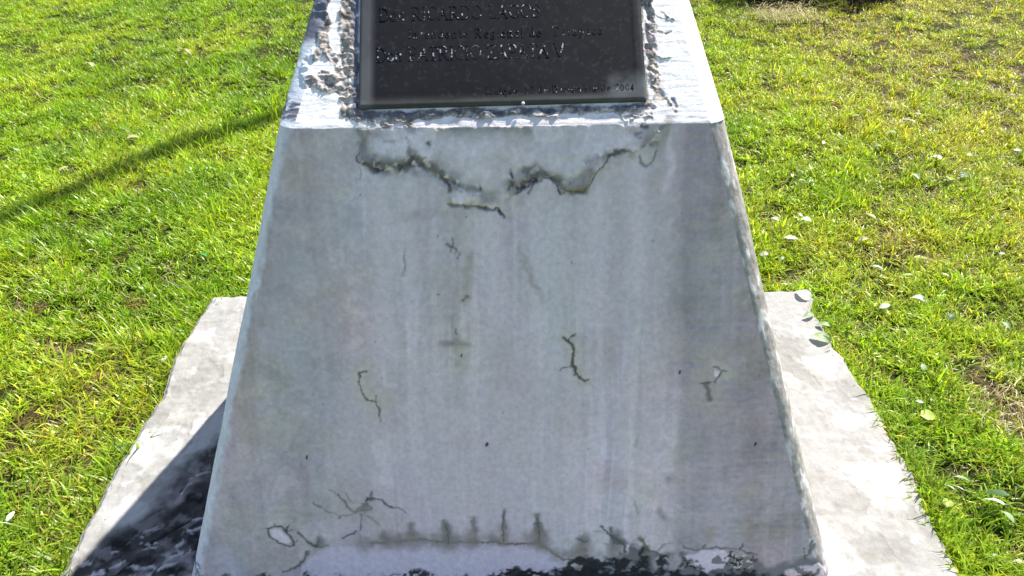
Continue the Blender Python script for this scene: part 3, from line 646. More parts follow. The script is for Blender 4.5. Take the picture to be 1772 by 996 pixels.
def letter(ch, a0, b0, size, thick, hz, base_c):
    wear = prng.choice((0, 1, 1, 2)); thick *= (.85, 1.0, 1.2)[wear]; hz *= (.4, .7, 1.1)[wear]
    vs = []; fs = []; k = 0
    for st in GL[ch][1]:
        for (p, q) in zip(st[:-1], st[1:]):
            p = np.array(p) * size; q = np.array(q) * size; d = q - p; L = np.hypot(*d)
            if L < 1e-6: continue
            d /= L; t = thick * (.38 + .62 * abs(d[1])) * size; nrm = np.array([-d[1], d[0]]) * t / 2; p = p - d * t * .18; q = q + d * t * .18
            z = hz + k % 7 * .00003; k += 1
            n0 = len(vs)
            for (c, zz, g) in ((p - nrm, 0, 1), (q - nrm, 0, 1), (q + nrm, 0, 1), (p + nrm, 0, 1)):
                vs.append((c[0], c[1], -.0006))
            mid = (p + q) / 2
            for c in (p - nrm, q - nrm, q + nrm, p + nrm):
                c2 = mid + (c - mid) * np.array([.86, .86]); vs.append((c2[0], c2[1], z))
            fs += [[n0 + 4, n0 + 5, n0 + 6, n0 + 7]] + [[n0 + i, n0 + (i + 1) % 4, n0 + 4 + (i + 1) % 4, n0 + 4 + i] for i in range(4)]
    vs = np.array(vs)
    key = (ch, round(size, 4), wear, LETM[0].name)
    W3 = exr[None] * vs[:, :1] + eyr[None] * vs[:, 1:2] + en[None] * vs[:, 2:3]
    if key not in glyph_mesh:
        o = new_mesh('letter', W3, fs, LETM[0], smooth=False, parent=plaque); glyph_mesh[key] = o.data
    else:
        o = bpy.data.objects.new('letter', glyph_mesh[key]); COL.objects.link(o); o.parent = plaque
    o.location = to_local(plq(a0, b0, base_c), monument)
def text_line(txt, xa, xb, ybase, cap_px, thick=.115, hz=.0007, yb2=None):
    """baseline between two points of the plaque"""
    A = hit(xa, ybase, PS + en * .0108, NS); B = hit(xb, yb2 if yb2 else ybase - (xb - xa) * .028, PS + en * .0108, NS)
    Tt = hit(xa, ybase - cap_px, PS + en * .0108, NS)
    size = (Tt - A) @ eyr
    a0 = (A - P0) @ exr; b0 = (A - P0) @ eyr; a1 = (B - P0) @ exr; b1 = (B - P0) @ eyr
    wid = sum((GL[c][0] if c != ' ' else .36) for c in txt) * size
    kx = (a1 - a0) / wid; cur = 0
    for c in txt:
        if c != ' ':
            w = GL[c][0] * size
            t = cur / wid
            letter(c, a0 + (a1 - a0) * t, b0 + (b1 - b0) * t, size, thick, hz, .0106)
            cur += w
        else: cur += .36 * size
    return kx
K = [text_line('Don RICARDO LAGOS', 655, 936, 36, 22, yb2=28), text_line('Intendente Regional de', 706, 940, 66, 15, yb2=62), text_line('Tarapacá', 956, 1046, 61, 15, thick=.09, hz=.0005, yb2=58), (LETM.__setitem__(0, m_let3), text_line('Don PATRICIO ZAPATA V', 650, 978, 106, 23, yb2=97), LETM.__setitem__(0, m_let1))[1],
     text_line('Iquique, 12 de Diciembre de 2004', 840, 1100, 163, 12, yb2=156)]
print('text stretch', [round(k, 2) for k in K])

# ------------------------------------------------------------------ slab
Lpts = np.array([SL2(*p) for p in [(368, 511), (347, 540), (335, 560), (302, 615), (276, 690), (243, 735), (204, 800), (167, 870), (131, 940), (102, 996)]])
Rpts = np.array([SL2(*p) for p in [(1396, 496), (1408, 512), (1403, 532), (1420, 552), (1434, 580), (1446, 603), (1462, 617), (1482, 648), (1504, 682), (1522, 712), (1545, 752), (1592, 828), (1606, 878), (1640, 942), (1672, 996)]])
YSB = float(SL2(368, 511)[1]); YSF = -0.75
SLW = 1.0313
def edge_x(P, y, side):
    o = np.argsort(P[:, 1]); xx = np.interp(y, P[o, 1], P[o, 0])
    xx = np.where(y < P[:, 1].min(), P[o[0], 0], xx)
    return xx + (fbm(y * 22, y * 0 + side, 3, 110 + side) - .5) * .014 + (fbm(y * 70, y * 0 + side, 2, 116 + side) - .5) * .004
nx, ny = 560, 430
yy = np.linspace(YSF, YSB, ny)
tt = np.concatenate([np.linspace(0, .2, 240), np.linspace(.2, .8, 80)[1:], np.linspace(.8, 1, 242)[1:]]); nx = len(tt)
xl = edge_x(Lpts, yy, 0); xr = edge_x(Rpts, yy, 1)
SX = xl[:, None] + (xr - xl)[:, None] * tt[None]; SY = np.repeat(yy[:, None], nx, 1)
backw = sst(.06, 0, YSB - SY); SY = SY + backw * ((fbm(SX * 14, SX * 0, 3, 120) - .5) * .03 + SX * (-.0))
SX = SX.ravel(); SY = SY.ravel()
eX = np.minimum(SX - np.repeat(xl, nx), np.repeat(xr, nx) - SX); eY = np.minimum(YSB - SY, SY - YSF); ee = np.maximum(np.minimum(eX, eY), 0)
sh = (fbm(SX * 6, SY * 6, 4, 122) - .5) * .008 + (fbm(SX * 40, SY * 40, 4, 123) - .5) * .0034 + (fbm(SX * 14, SY * 60 + 3 * SX, 3, 129) - .5) * .0022
fl = sst(.5, .56, fbm(SX * 13 + .5 * fbm(SX * 9, SY * 9, 2, 7), SY * 13, 4, 124)); sh += fl * .0016 + (fbm(SX * 90, SY * 90, 3, 128) - .5) * .0016
sh -= .012 * (1 - sst(0, .016, ee))
sc_ = np.tile(np.array([.315, .305, .285]), (len(SX), 1)) * (1 + .16 * (fbm(SX * 20, SY * 20, 4, 125) - .5))[:, None]
sc_ = mix3(sc_, (.42, .41, .385), fl * .8)
beige = sst(.50, .66, fbm(SX * 8 + 3, SY * 8, 5, 127)); sc_ = mix3(sc_, (.205, .195, .17), beige * .5)
sw = ridged(SX * 9 + 1.2 * fbm(SX * 7, SY * 7, 3, 131), SY * 9, 3, 130); sc_ = mix3(sc_, (.25, .23, .19), sst(.84, .93, sw) * .5)
scv = Canvas(SX, SY, sc_, sh)
sgr = lambda pts: [SL2(*p) for p in pts]
gp = sgr([(420, 720), (372, 742), (330, 772), (300, 806), (262, 845), (228, 880), (196, 912), (160, 945), (112, 972), (60, 1040), (60, 1400), (520, 1400), (560, 900)])  # grime outlined along the pedestal's cast shadow, its dark colour deepening that shade
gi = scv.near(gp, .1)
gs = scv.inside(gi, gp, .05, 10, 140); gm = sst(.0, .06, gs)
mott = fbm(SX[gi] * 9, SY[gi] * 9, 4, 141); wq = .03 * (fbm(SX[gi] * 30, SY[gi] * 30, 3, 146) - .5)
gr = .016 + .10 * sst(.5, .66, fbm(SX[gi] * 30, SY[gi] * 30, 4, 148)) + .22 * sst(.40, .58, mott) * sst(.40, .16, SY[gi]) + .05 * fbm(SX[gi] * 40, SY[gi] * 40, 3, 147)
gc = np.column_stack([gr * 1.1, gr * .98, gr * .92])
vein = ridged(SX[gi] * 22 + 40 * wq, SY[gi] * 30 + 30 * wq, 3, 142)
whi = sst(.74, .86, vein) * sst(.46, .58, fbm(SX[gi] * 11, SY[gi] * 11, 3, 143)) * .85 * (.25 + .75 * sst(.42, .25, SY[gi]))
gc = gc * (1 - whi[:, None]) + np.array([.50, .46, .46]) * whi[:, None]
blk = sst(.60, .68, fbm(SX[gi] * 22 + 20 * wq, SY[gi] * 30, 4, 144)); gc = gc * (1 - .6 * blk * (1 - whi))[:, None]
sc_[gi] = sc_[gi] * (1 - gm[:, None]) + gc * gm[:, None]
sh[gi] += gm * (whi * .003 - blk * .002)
scv.stroke(sgr([(330, 900), (295, 918), (262, 940)]), .008, BLK, a=.9, soft=.6, depth=.004, seed=5)
scv.patch(sgr([(262, 915), (272, 910), (278, 915), (266, 920)]), (.30, .29, .33), a=.8, edge=.004, raise_=.002, wob=.001)
for k in range(16):                          # fine score marks in the lit strip
    u, v = SL2(*[(322, 600), (300, 660), (290, 690), (350, 560), (330, 640), (280, 720), (310, 700), (1420, 720), (1450, 800), (1400, 640), (1480, 840), (1520, 900), (1380, 600), (1430, 660), (1500, 760), (1560, 960)][k])
    scv.stroke([(u - .03, v + .004), (u + .01, v - .004), (u + .04, v + .01)], .003, (.24, .22, .18), a=.45, soft=.6, depth=.0015, wob=.012, wsc=30, seed=200 + k)
scv.stroke(sgr([(368, 512), (330, 568), (302, 615), (276, 690), (243, 735), (204, 800)]), .02, (.36, .34, .27), a=.6, soft=.95, wob=.008, wsc=60, seed=150, fade=(.42, .6, 30))
scv.stroke(sgr([(1380, 508), (1390, 506)]), .006, BLK, a=.9)
SV = np.column_stack([SX, SY, ZSL + sh])
ii, jj = np.meshgrid(np.arange(ny - 1), np.arange(nx - 1), indexing='ij'); q = (ii * nx + jj).ravel()
sfc = np.column_stack([q, q + 1, q + nx + 1, q + nx])
ring = list(range(nx)) + [k * nx + nx - 1 for k in range(1, ny)] + [ny * nx - 1 - k for k in range(1, nx)] + [k * nx for k in range(ny - 2, 0, -1)]
n0 = len(SV); skirt = SV[ring].copy(); skirt[:, 2] = -.08
sk = [[ring[(k + 1) % len(ring)], ring[k], n0 + k, n0 + (k + 1) % len(ring)] for k in range(len(ring))]
M_SLAB = painted_material('worn_limewash', rough=.85, speck=.07, bump=.5, scale=220, spec=.2)
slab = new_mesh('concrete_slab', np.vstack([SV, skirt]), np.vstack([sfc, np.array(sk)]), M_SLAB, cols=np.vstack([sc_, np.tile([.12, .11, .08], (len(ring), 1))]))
tag(slab, 'rough whitewashed concrete slab under the monument, black grime and painted-in shade on its left', 'slab')

# ------------------------------------------------------------------ ground
def gz(x, y):
    return (fbm(x * 1.3, y * 1.3, 3, 160) - .5) * .05 + (fbm(x * 6, y * 6, 3, 161) - .5) * .022
gx = np.concatenate([np.linspace(-80, -6, 30)[:-1], np.linspace(-6, 6, 340), np.linspace(6, 80, 30)[1:]])
gy = np.concatenate([np.linspace(-80, -2, 30)[:-1], np.linspace(-2, 8, 290), np.linspace(8, 80, 30)[1:]])
GX, GY = np.meshgrid(gx, gy, indexing='xy'); GXf = GX.ravel(); GYf = GY.ravel()
GZ = gz(GXf, GYf) - .012
def brown_mask(x, y):
    """share of dry thatch in the turf; more of it on the right, a few bare patches"""
    n = fbm(x * 1.7 + 5, y * 1.7, 4, 170); n2 = fbm(x * 5, y * 5, 3, 171)
    rightside = sst(.7, 2.2, x) * .16
    return sst(.50, .72, n * .65 + n2 * .35 + rightside)
BARE = [(1745, 700, .16), (1690, 660, .10), (240, 520, .12), (120, 600, .11), (60, 520, .10), (150, 545, .06), (1360, 480, .08), (1450, 590, .09), (1500, 620, .06), (1752, 740, .12), (1262, 112, .05), (90, 590, .07), (1712, 620, .06), (1590, 580, .05), (1480, 580, .05), (200, 610, .06), (1500, 690, .03)]
BAREP = [(*ground_pt(x, y)[:2], r) for x, y, r in BARE]
def bare_mask(x, y):
    m = np.zeros_like(x)
    wx = x + .05 * (fbm(x * 20, y * 20, 3, 181) - .5) * 2; wy = y + .05 * (fbm(x * 20 + 8, y * 20, 3, 182) - .5) * 2
    for (px, py, r) in BAREP:
        m = np.maximum(m, .9 * sst(r * .85, r * .2, np.hypot(wx - px, (wy - py))))
    return m
gcol = np.tile(np.array([.036, .045, .012]), (len(GXf), 1))
far = np.clip(sst(2.5, 5, np.abs(GXf)) + sst(6, 8, GYf) + sst(-.6, -2, GYf), 0, 1); gcol = mix3(gcol, (.10, .16, .02), far * .8)
gcol = mix3(gcol, (.075, .055, .022), np.clip(brown_mask(GXf, GYf) * .7 + bare_mask(GXf, GYf), 0, 1))
M_SOIL = painted_material('turf_soil', rough=.95, speck=.5, bump=1.0, scale=160, spec=.1)
nxg, nyg = len(gx), len(gy)
ii, jj = np.meshgrid(np.arange(nyg - 1), np.arange(nxg - 1), indexing='ij'); q = (ii * nxg + jj).ravel()
ground = new_mesh('ground', np.column_stack([GXf, GYf, GZ]), np.column_stack([q, q + 1, q + nxg + 1, q + nxg]), M_SOIL, cols=gcol)
tag(ground, kind='structure')

# ------------------------------------------------------------------ grass
def grass_material():
    m = bpy.data.materials.new('grass_blade'); m.use_nodes = True; nt = m.node_tree; nt.nodes.clear()
    out = nd(nt, 'ShaderNodeOutputMaterial')
    tint = nd(nt, 'ShaderNodeAttribute', attribute_name='tint', attribute_type='INSTANCER')
    bl = nd(nt, 'ShaderNodeAttribute', attribute_name='blade')
    ge = nd(nt, 'ShaderNodeVectorMath', operation='MULTIPLY')
    nt.links.new(tint.outputs['Color'], ge.inputs[0]); nt.links.new(bl.outputs['Color'], ge.inputs[1])
    di = nd(nt, 'ShaderNodeBsdfPrincipled'); di.inputs['Roughness'].default_value = .36; di.inputs['Specular IOR Level'].default_value = .45
    tr = nd(nt, 'ShaderNodeBsdfTranslucent')
    sat = nd(nt, 'ShaderNodeVectorMath', operation='MULTIPLY'); sat.inputs[1].default_value = (1.35, 1.45, .45)
    nt.links.new(ge.outputs[0], di.inputs['Base Color']); nt.links.new(ge.outputs[0], sat.inputs[0]); nt.links.new(sat.outputs[0], tr.inputs['Color'])
    ms = nd(nt, 'ShaderNodeMixShader'); ms.inputs[0].default_value = .45
    nt.links.new(di.outputs[0], ms.inputs[1]); nt.links.new(tr.outputs[0], ms.inputs[2]); nt.links.new(ms.outputs[0], out.inputs[0])
    return m
M_GRASS = grass_material()
tuft_col = bpy.data.collections.new('tuft_library')     # not linked to the scene
def make_tuft(k, rn, nblade=9, lmin=.020, lmax=.050, spread=.020, wmin=.0022, wmax=.0040, flat=0.0):
    vs = []; fs = []; cs = []
    for b_ in range(nblade):
        ang = rn.uniform(0, 6.283); r = spread * math.sqrt(rn.random()); bx, by = r * math.cos(ang), r * math.sin(ang)
        d = rn.uniform(0, 6.283); L = rn.uniform(lmin, lmax); w = rn.uniform(wmin, wmax)
        t0 = rn.uniform(.1, .8) + flat; t1 = t0 + rn.uniform(.2, 1.1)
        x, y, z = bx, by, -.004; n0 = len(vs); seg = 4
        base_c = rn.uniform(.42, 1.3); yel = rn.uniform(-.12, .22)
        if rn.random() < .10: base_c *= 1.15; yel = .55
        side = (-math.sin(d), math.cos(d))
        for s in range(seg + 1):
            f = s / seg; ww = w * (1 - f ** 2 * .92) * (.75 + .25 * math.sin(f * 3.1))
            tw = rn.uniform(-.15, .15)
            vs.append((x - side[0] * ww / 2, y - side[1] * ww / 2, z + tw * ww)); vs.append((x + side[0] * ww / 2, y + side[1] * ww / 2, z - tw * ww))
            g = (base_c) * (.75 + .35 * f)
            cs += [(g * (1 + yel * 1.1), g * (1 + yel * .2), g * (1 + .2 * yel))] * 2
            if s < seg:
                t = min(t0 + (t1 - t0) * f, 1.62); st = L / seg
                x += math.sin(t) * math.cos(d) * st; y += math.sin(t) * math.sin(d) * st; z += math.cos(t) * st; z = max(z, .001)
        for s in range(seg):
            a = n0 + s * 2; fs.append((a, a + 1, a + 3, a + 2))
    me = bpy.data.meshes.new('tuft'); me.from_pydata(vs, [], fs); me.update()
    me.polygons.foreach_set('use_smooth', [True] * len(fs))
    a = me.color_attributes.new('blade', 'FLOAT_COLOR', 'POINT'); a.data.foreach_set('color', np.column_stack([np.array(cs), np.ones(len(cs))]).astype(np.float32).ravel())
    me.materials.append(M_GRASS)
    o = bpy.data.objects.new('tuft.%02d' % k, me); tuft_col.objects.link(o)
rn = random.Random(3)
for k in range(10): make_tuft(k, rn, nblade=7, lmin=.018, lmax=.055, spread=.022, wmin=.0036, wmax=.0064, flat=.25)
for k in range(10, 13): make_tuft(k, rn, nblade=6, lmin=.05, lmax=.095, spread=.016, wmin=.004, wmax=.0065)
for k in range(13, 18): make_tuft(k, rn, nblade=10, lmin=.025, lmax=.07, spread=.03, wmin=.0018, wmax=.0034, flat=.7)

SHX, SHY = ground_pt(1280, 13)[:2]
def poly_edge_inside(x, y, margin=0.0):
    return (y < YSB - margin) & (y > YSF + margin) & (x > edge_x(Lpts, y, 0) + margin) & (x < edge_x(Rpts, y, 1) - margin)
def scatter(n, x0, x1, y0, y1, keep):
    x = RNG.uniform(x0, x1, n); y = RNG.uniform(y0, y1, n); k = keep(x, y); return x[k], y[k]
def frus(x, y): return np.abs(x) < 2.7 + .75 * np.clip(y + .3, 0, 20)
xs = []; ys = []
for (n, a) in ((175000, (-4.2, 4.2, -.6, 3.0)), (170000, (-5.8, 5.8, 3.0, 7.2)), (240000, (-9, 9, -3, 12))):
    if n == 240000: x, y = scatter(n, *a, lambda x, y: ~(frus(x, y) & (y > -.6) & (y < 7.2)))
    else: x, y = scatter(n, *a, frus)
    xs.append(x); ys.append(y)
ey_ = RNG.uniform(-.3, YSB, 1100); sd_ = RNG.integers(0, 2, 1100); off_ = RNG.uniform(-.001, .02, 1100)
ex_ = np.where(sd_ == 0, edge_x(Lpts, ey_, 0) - off_ * .6, edge_x(Rpts, ey_, 1) + off_)
bx_ = RNG.uniform(-1.0, 1.0, 500); by_ = YSB + RNG.uniform(-.005, .03, 500)
n_edge = 1600
xs = [ex_, bx_] + xs; ys = [ey_, by_] + ys
px = np.concatenate(xs); py = np.concatenate(ys); is_edge = np.arange(len(px)) < n_edge
bm_ = brown_mask(px, py); ba = bare_mask(px, py)
hn = fbm(px * 9, py * 9, 3, 190); clump = sst(.30, .55, hn)
shrub_zone = np.minimum(np.hypot((px - SHX - .35) / .40, (py - SHY - .42) / .36), np.hypot((px - SHX - .92) / .42, (py - SHY - .40) / .38)) < .93
keep = ~shrub_zone & ((is_edge & (RNG.random(len(px)) < .8)) | ~poly_edge_inside(px, py, .008)) & (RNG.random(len(px)) > ba * .50) & (RNG.random(len(px)) < .28 + .72 * clump)
px, py, bm_, ba, hn = px[keep], py[keep], bm_[keep], ba[keep], hn[keep]
n = len(px); print('tufts', n)
idx = RNG.integers(0, 10, n)
longp = sst(.56, .74, fbm(px * 3.1, py * 3.1, 3, 191)) * .10 + .015
nearslab = (np.abs(px) < 1.12) & (py < YSB + .05)
longp = longp + nearslab * .03 * (px < 0)
longp = longp + .08 * is_edge[keep] * (np.abs(px) > .9)
idx = np.where(RNG.random(n) < longp, RNG.integers(10, 13, n), idx)
dry = RNG.random(n) < np.clip(.05 + .28 * bm_ + .80 * ba + .13 * sst(.7, 2.0, px) + .12 * sst(1.6, 2.8, px) * sst(2.0, 3.5, py), 0, .9)
idx = np.where(dry, RNG.integers(13, 18, n), idx)
sc = RNG.uniform(.7, 1.25, n) * (.72 + .55 * hn) * np.where(dry, .8, 1) * (1 - .35 * ba)
sc *= np.where(is_edge[keep], .75, 1)
sc *= 1 - .22 * sst(2.5, 4.5, py)
sc *= np.where(frus(px, py) & (py > -.6) & (py < 7.2), 1, 1.55)
tv = fbm(px * 2.2, py * 2.2, 4, 193); tv2 = RNG.random(n)
fresh = np.array([.345, .500, .024]); yellow = np.array([.55, .53, .068]); deep = np.array([.200, .350, .018]); straw = np.array([.50, .40, .17]); brownc = np.array([.17, .10, .045])
w_y = np.clip(sst(.46, .74, tv) * .36 + .42 * sst(.6, 2.4, px) + .30 * bm_ + .25 * sst(3, 5, py) * sst(-1, 1.5, px), 0, 1) * (.4 + .6 * tv2)
w_d = sst(.52, .32, tv) * .7
tint = fresh[None] * np.ones((n, 1)); tint = tint * (1 - w_d[:, None]) + deep * w_d[:, None]; tint = tint * (1 - w_y[:, None]) + yellow * w_y[:, None]
sb = RNG.random(n)[:, None]; dc = straw * (1 - sb * .8) + brownc * sb * .8
dc = np.where((RNG.random(n) < .33)[:, None], yellow * 1.05, dc)
tint = np.where(dry[:, None], dc, tint) * RNG.uniform(.8, 1.2, n)[:, None]
pm = bpy.data.meshes.new('grass'); pm.vertices.add(n)
pm.vertices.foreach_set('co', np.column_stack([px, py, gz(px, py) - .010 + nearslab * .006]).astype(np.float32).ravel())
for nm, tp, dat in (('tint', 'FLOAT_COLOR', np.column_stack([tint, np.ones(n)])), ('pick', 'INT', idx), ('size', 'FLOAT', sc), ('spin', 'FLOAT_VECTOR', np.column_stack([RNG.normal(0, .13, n), RNG.normal(0, .13, n), RNG.uniform(0, 6.283, n)]))):
    at = pm.attributes.new(nm, tp, 'POINT')
    if tp == 'FLOAT_COLOR': at.data.foreach_set('color', dat.astype(np.float32).ravel())
    elif tp == 'FLOAT_VECTOR': at.data.foreach_set('vector', dat.astype(np.float32).ravel())
    elif tp == 'INT': at.data.foreach_set('value', dat.astype(np.int32))
    else: at.data.foreach_set('value', dat.astype(np.float32))
pm.materials.append(M_GRASS)
grass = bpy.data.objects.new('grass', pm); COL.objects.link(grass)
tag(grass, 'short bright green lawn grass mixed with dry thatch', 'grass', kind='stuff')
ng = bpy.data.node_groups.new('grass_scatter', 'GeometryNodeTree')
ng.interface.new_socket('Geometry', in_out='INPUT', socket_type='NodeSocketGeometry'); ng.interface.new_socket('Geometry', in_out='OUTPUT', socket_type='NodeSocketGeometry')
gi_ = ng.nodes.new('NodeGroupInput'); go_ = ng.nodes.new('NodeGroupOutput')
ci = ng.nodes.new('GeometryNodeCollectionInfo'); ci.inputs['Collection'].default_value = tuft_col; ci.inputs['Separate Children'].default_value = True; ci.inputs['Reset Children'].default_value = True
ip = ng.nodes.new('GeometryNodeInstanceOnPoints'); ip.inputs['Pick Instance'].default_value = True
def na_(name, dt):
    a = ng.nodes.new('GeometryNodeInputNamedAttribute'); a.data_type = dt; a.inputs['Name'].default_value = name; return a.outputs['Attribute']
ng.links.new(gi_.outputs[0], ip.inputs['Points']); ng.links.new(ci.outputs[0], ip.inputs['Instance'])
ng.links.new(na_('pick', 'INT'), ip.inputs['Instance Index']); ng.links.new(na_('size', 'FLOAT'), ip.inputs['Scale'])
e2r = ng.nodes.new('FunctionNodeEulerToRotation'); ng.links.new(na_('spin', 'FLOAT_VECTOR'), e2r.inputs[0]); ng.links.new(e2r.outputs[0], ip.inputs['Rotation'])
ng.links.new(ip.outputs[0], go_.inputs[0])
md = grass.modifiers.new('scatter', 'NODES'); md.node_group = ng

# ------------------------------------------------------------------ fallen leaves
def leaf_material(name, c, trans=.35, rough=.5):
    m = bpy.data.materials.new(name); m.use_nodes = True; nt = m.node_tree; b = nt.nodes['Principled BSDF']
    out = nt.nodes['Material Output']
    tco = nd(nt, 'ShaderNodeTexCoord'); tn = nd(nt, 'ShaderNodeTexNoise'); tn.inputs['Scale'].default_value = 90; tn.inputs['Detail'].default_value = 4
    nt.links.new(tco.outputs['Object'], tn.inputs['Vector'])
    mr = nd(nt, 'ShaderNodeMapRange'); mr.inputs['To Min'].default_value = .7; mr.inputs['To Max'].default_value = 1.25; nt.links.new(tn.outputs['Fac'], mr.inputs['Value'])
    vm = nd(nt, 'ShaderNodeVectorMath', operation='SCALE'); vm.inputs[0].default_value = c; nt.links.new(mr.outputs[0], vm.inputs['Scale'])
    nt.links.new(vm.outputs[0], b.inputs['Base Color']); b.inputs['Roughness'].default_value = rough
    tr = nd(nt, 'ShaderNodeBsdfTranslucent'); nt.links.new(vm.outputs[0], tr.inputs['Color'])
    ms = nd(nt, 'ShaderNodeMixShader'); ms.inputs[0].default_value = trans
    nt.links.new(b.outputs[0], ms.inputs[1]); nt.links.new(tr.outputs[0], ms.inputs[2]); nt.links.new(ms.outputs[0], out.inputs[0])
    return m
LM = {'white': leaf_material('silvery_leaf', (.60, .62, .54)), 'pale': leaf_material('pale_green_leaf', (.30, .40, .19)), 'yellow': leaf_material('yellow_green_leaf', (.34, .42, .05)),
      'dark': leaf_material('dark_green_leaf', (.05, .12, .025)), 'green': leaf_material('bright_green_leaf', (.04, .36, .10)), 'straw': leaf_material('dry_leaf', (.46, .42, .22)), 'brown': leaf_material('brown_leaf', (.22, .11, .05))}
def leaf(px_, py_, L, ang, kind, label, wr=.5, curl=.5, tilt=.15, lift=.030, on_slab=False, fold=.25, cup=0.0):
    rn = random.Random(int(px_ * 7 + py_))
    L = L * (1 + .3 * max(0, min(1, (420 - py_) / 200)))
    base = ground_pt(px_, py_, ZSL + .004 if on_slab else .035)
    depth = (base - CAM) @ fw
    Lm = L * depth / F_PX * (.84 if on_slab else .84)
    vs = []; fs = []; n = 9
    for i in range(n + 1):
        f = i / n; w = Lm * wr * .5 * math.sin(math.pi * min(1, f ** .8)) ** .75 * (1 + rn.uniform(-.08, .08)) if 0 < i < n else Lm * .01
        zc = math.sin(f * math.pi) * Lm * curl * .16 - cup * Lm * math.sin(f * math.pi) * .2
        x = (f - .5) * Lm
        for s in (-1, -.55, 0, .55, 1):
            vs.append((x, s * w, zc + abs(s) ** 1.3 * w * fold + rn.uniform(-.02, .02) * Lm * abs(s) + (.12 * Lm * curl * s * (f - .5))))
    for i in range(n):
        for j in range(4):
            a = i * 5 + j; fs.append((a, a + 5, a + 6, a + 1))
    # short stalk
    k = len(vs); r = Lm * .012
    for (x, z) in ((-.5 * Lm, 0), (-.66 * Lm, .05 * Lm)):
        vs += [(x, -r, z - r), (x, r, z - r), (x, 0, z + r)]
    fs += [(k, k + 1, k + 4, k + 3), (k + 1, k + 2, k + 5, k + 4), (k + 2, k, k + 3, k + 5)]
    o = new_mesh('fallen_leaf', vs, fs, LM[kind])
    zoff = (gz(np.array([base[0]]), np.array([base[1]]))[0] + lift - .009) if not on_slab else ZSL + .005
    # keep the leaf on the line of sight it was read from when its resting height differs
    b2 = ground_pt(px_, py_, zoff)
    o.location = tuple(b2)
    o.rotation_euler = (rn.uniform(-.3, .3) * 1.0 + tilt, rn.uniform(-.2, .2), math.radians(ang))
    tag(o, label, 'leaf', group='fallen leaves')
    return o
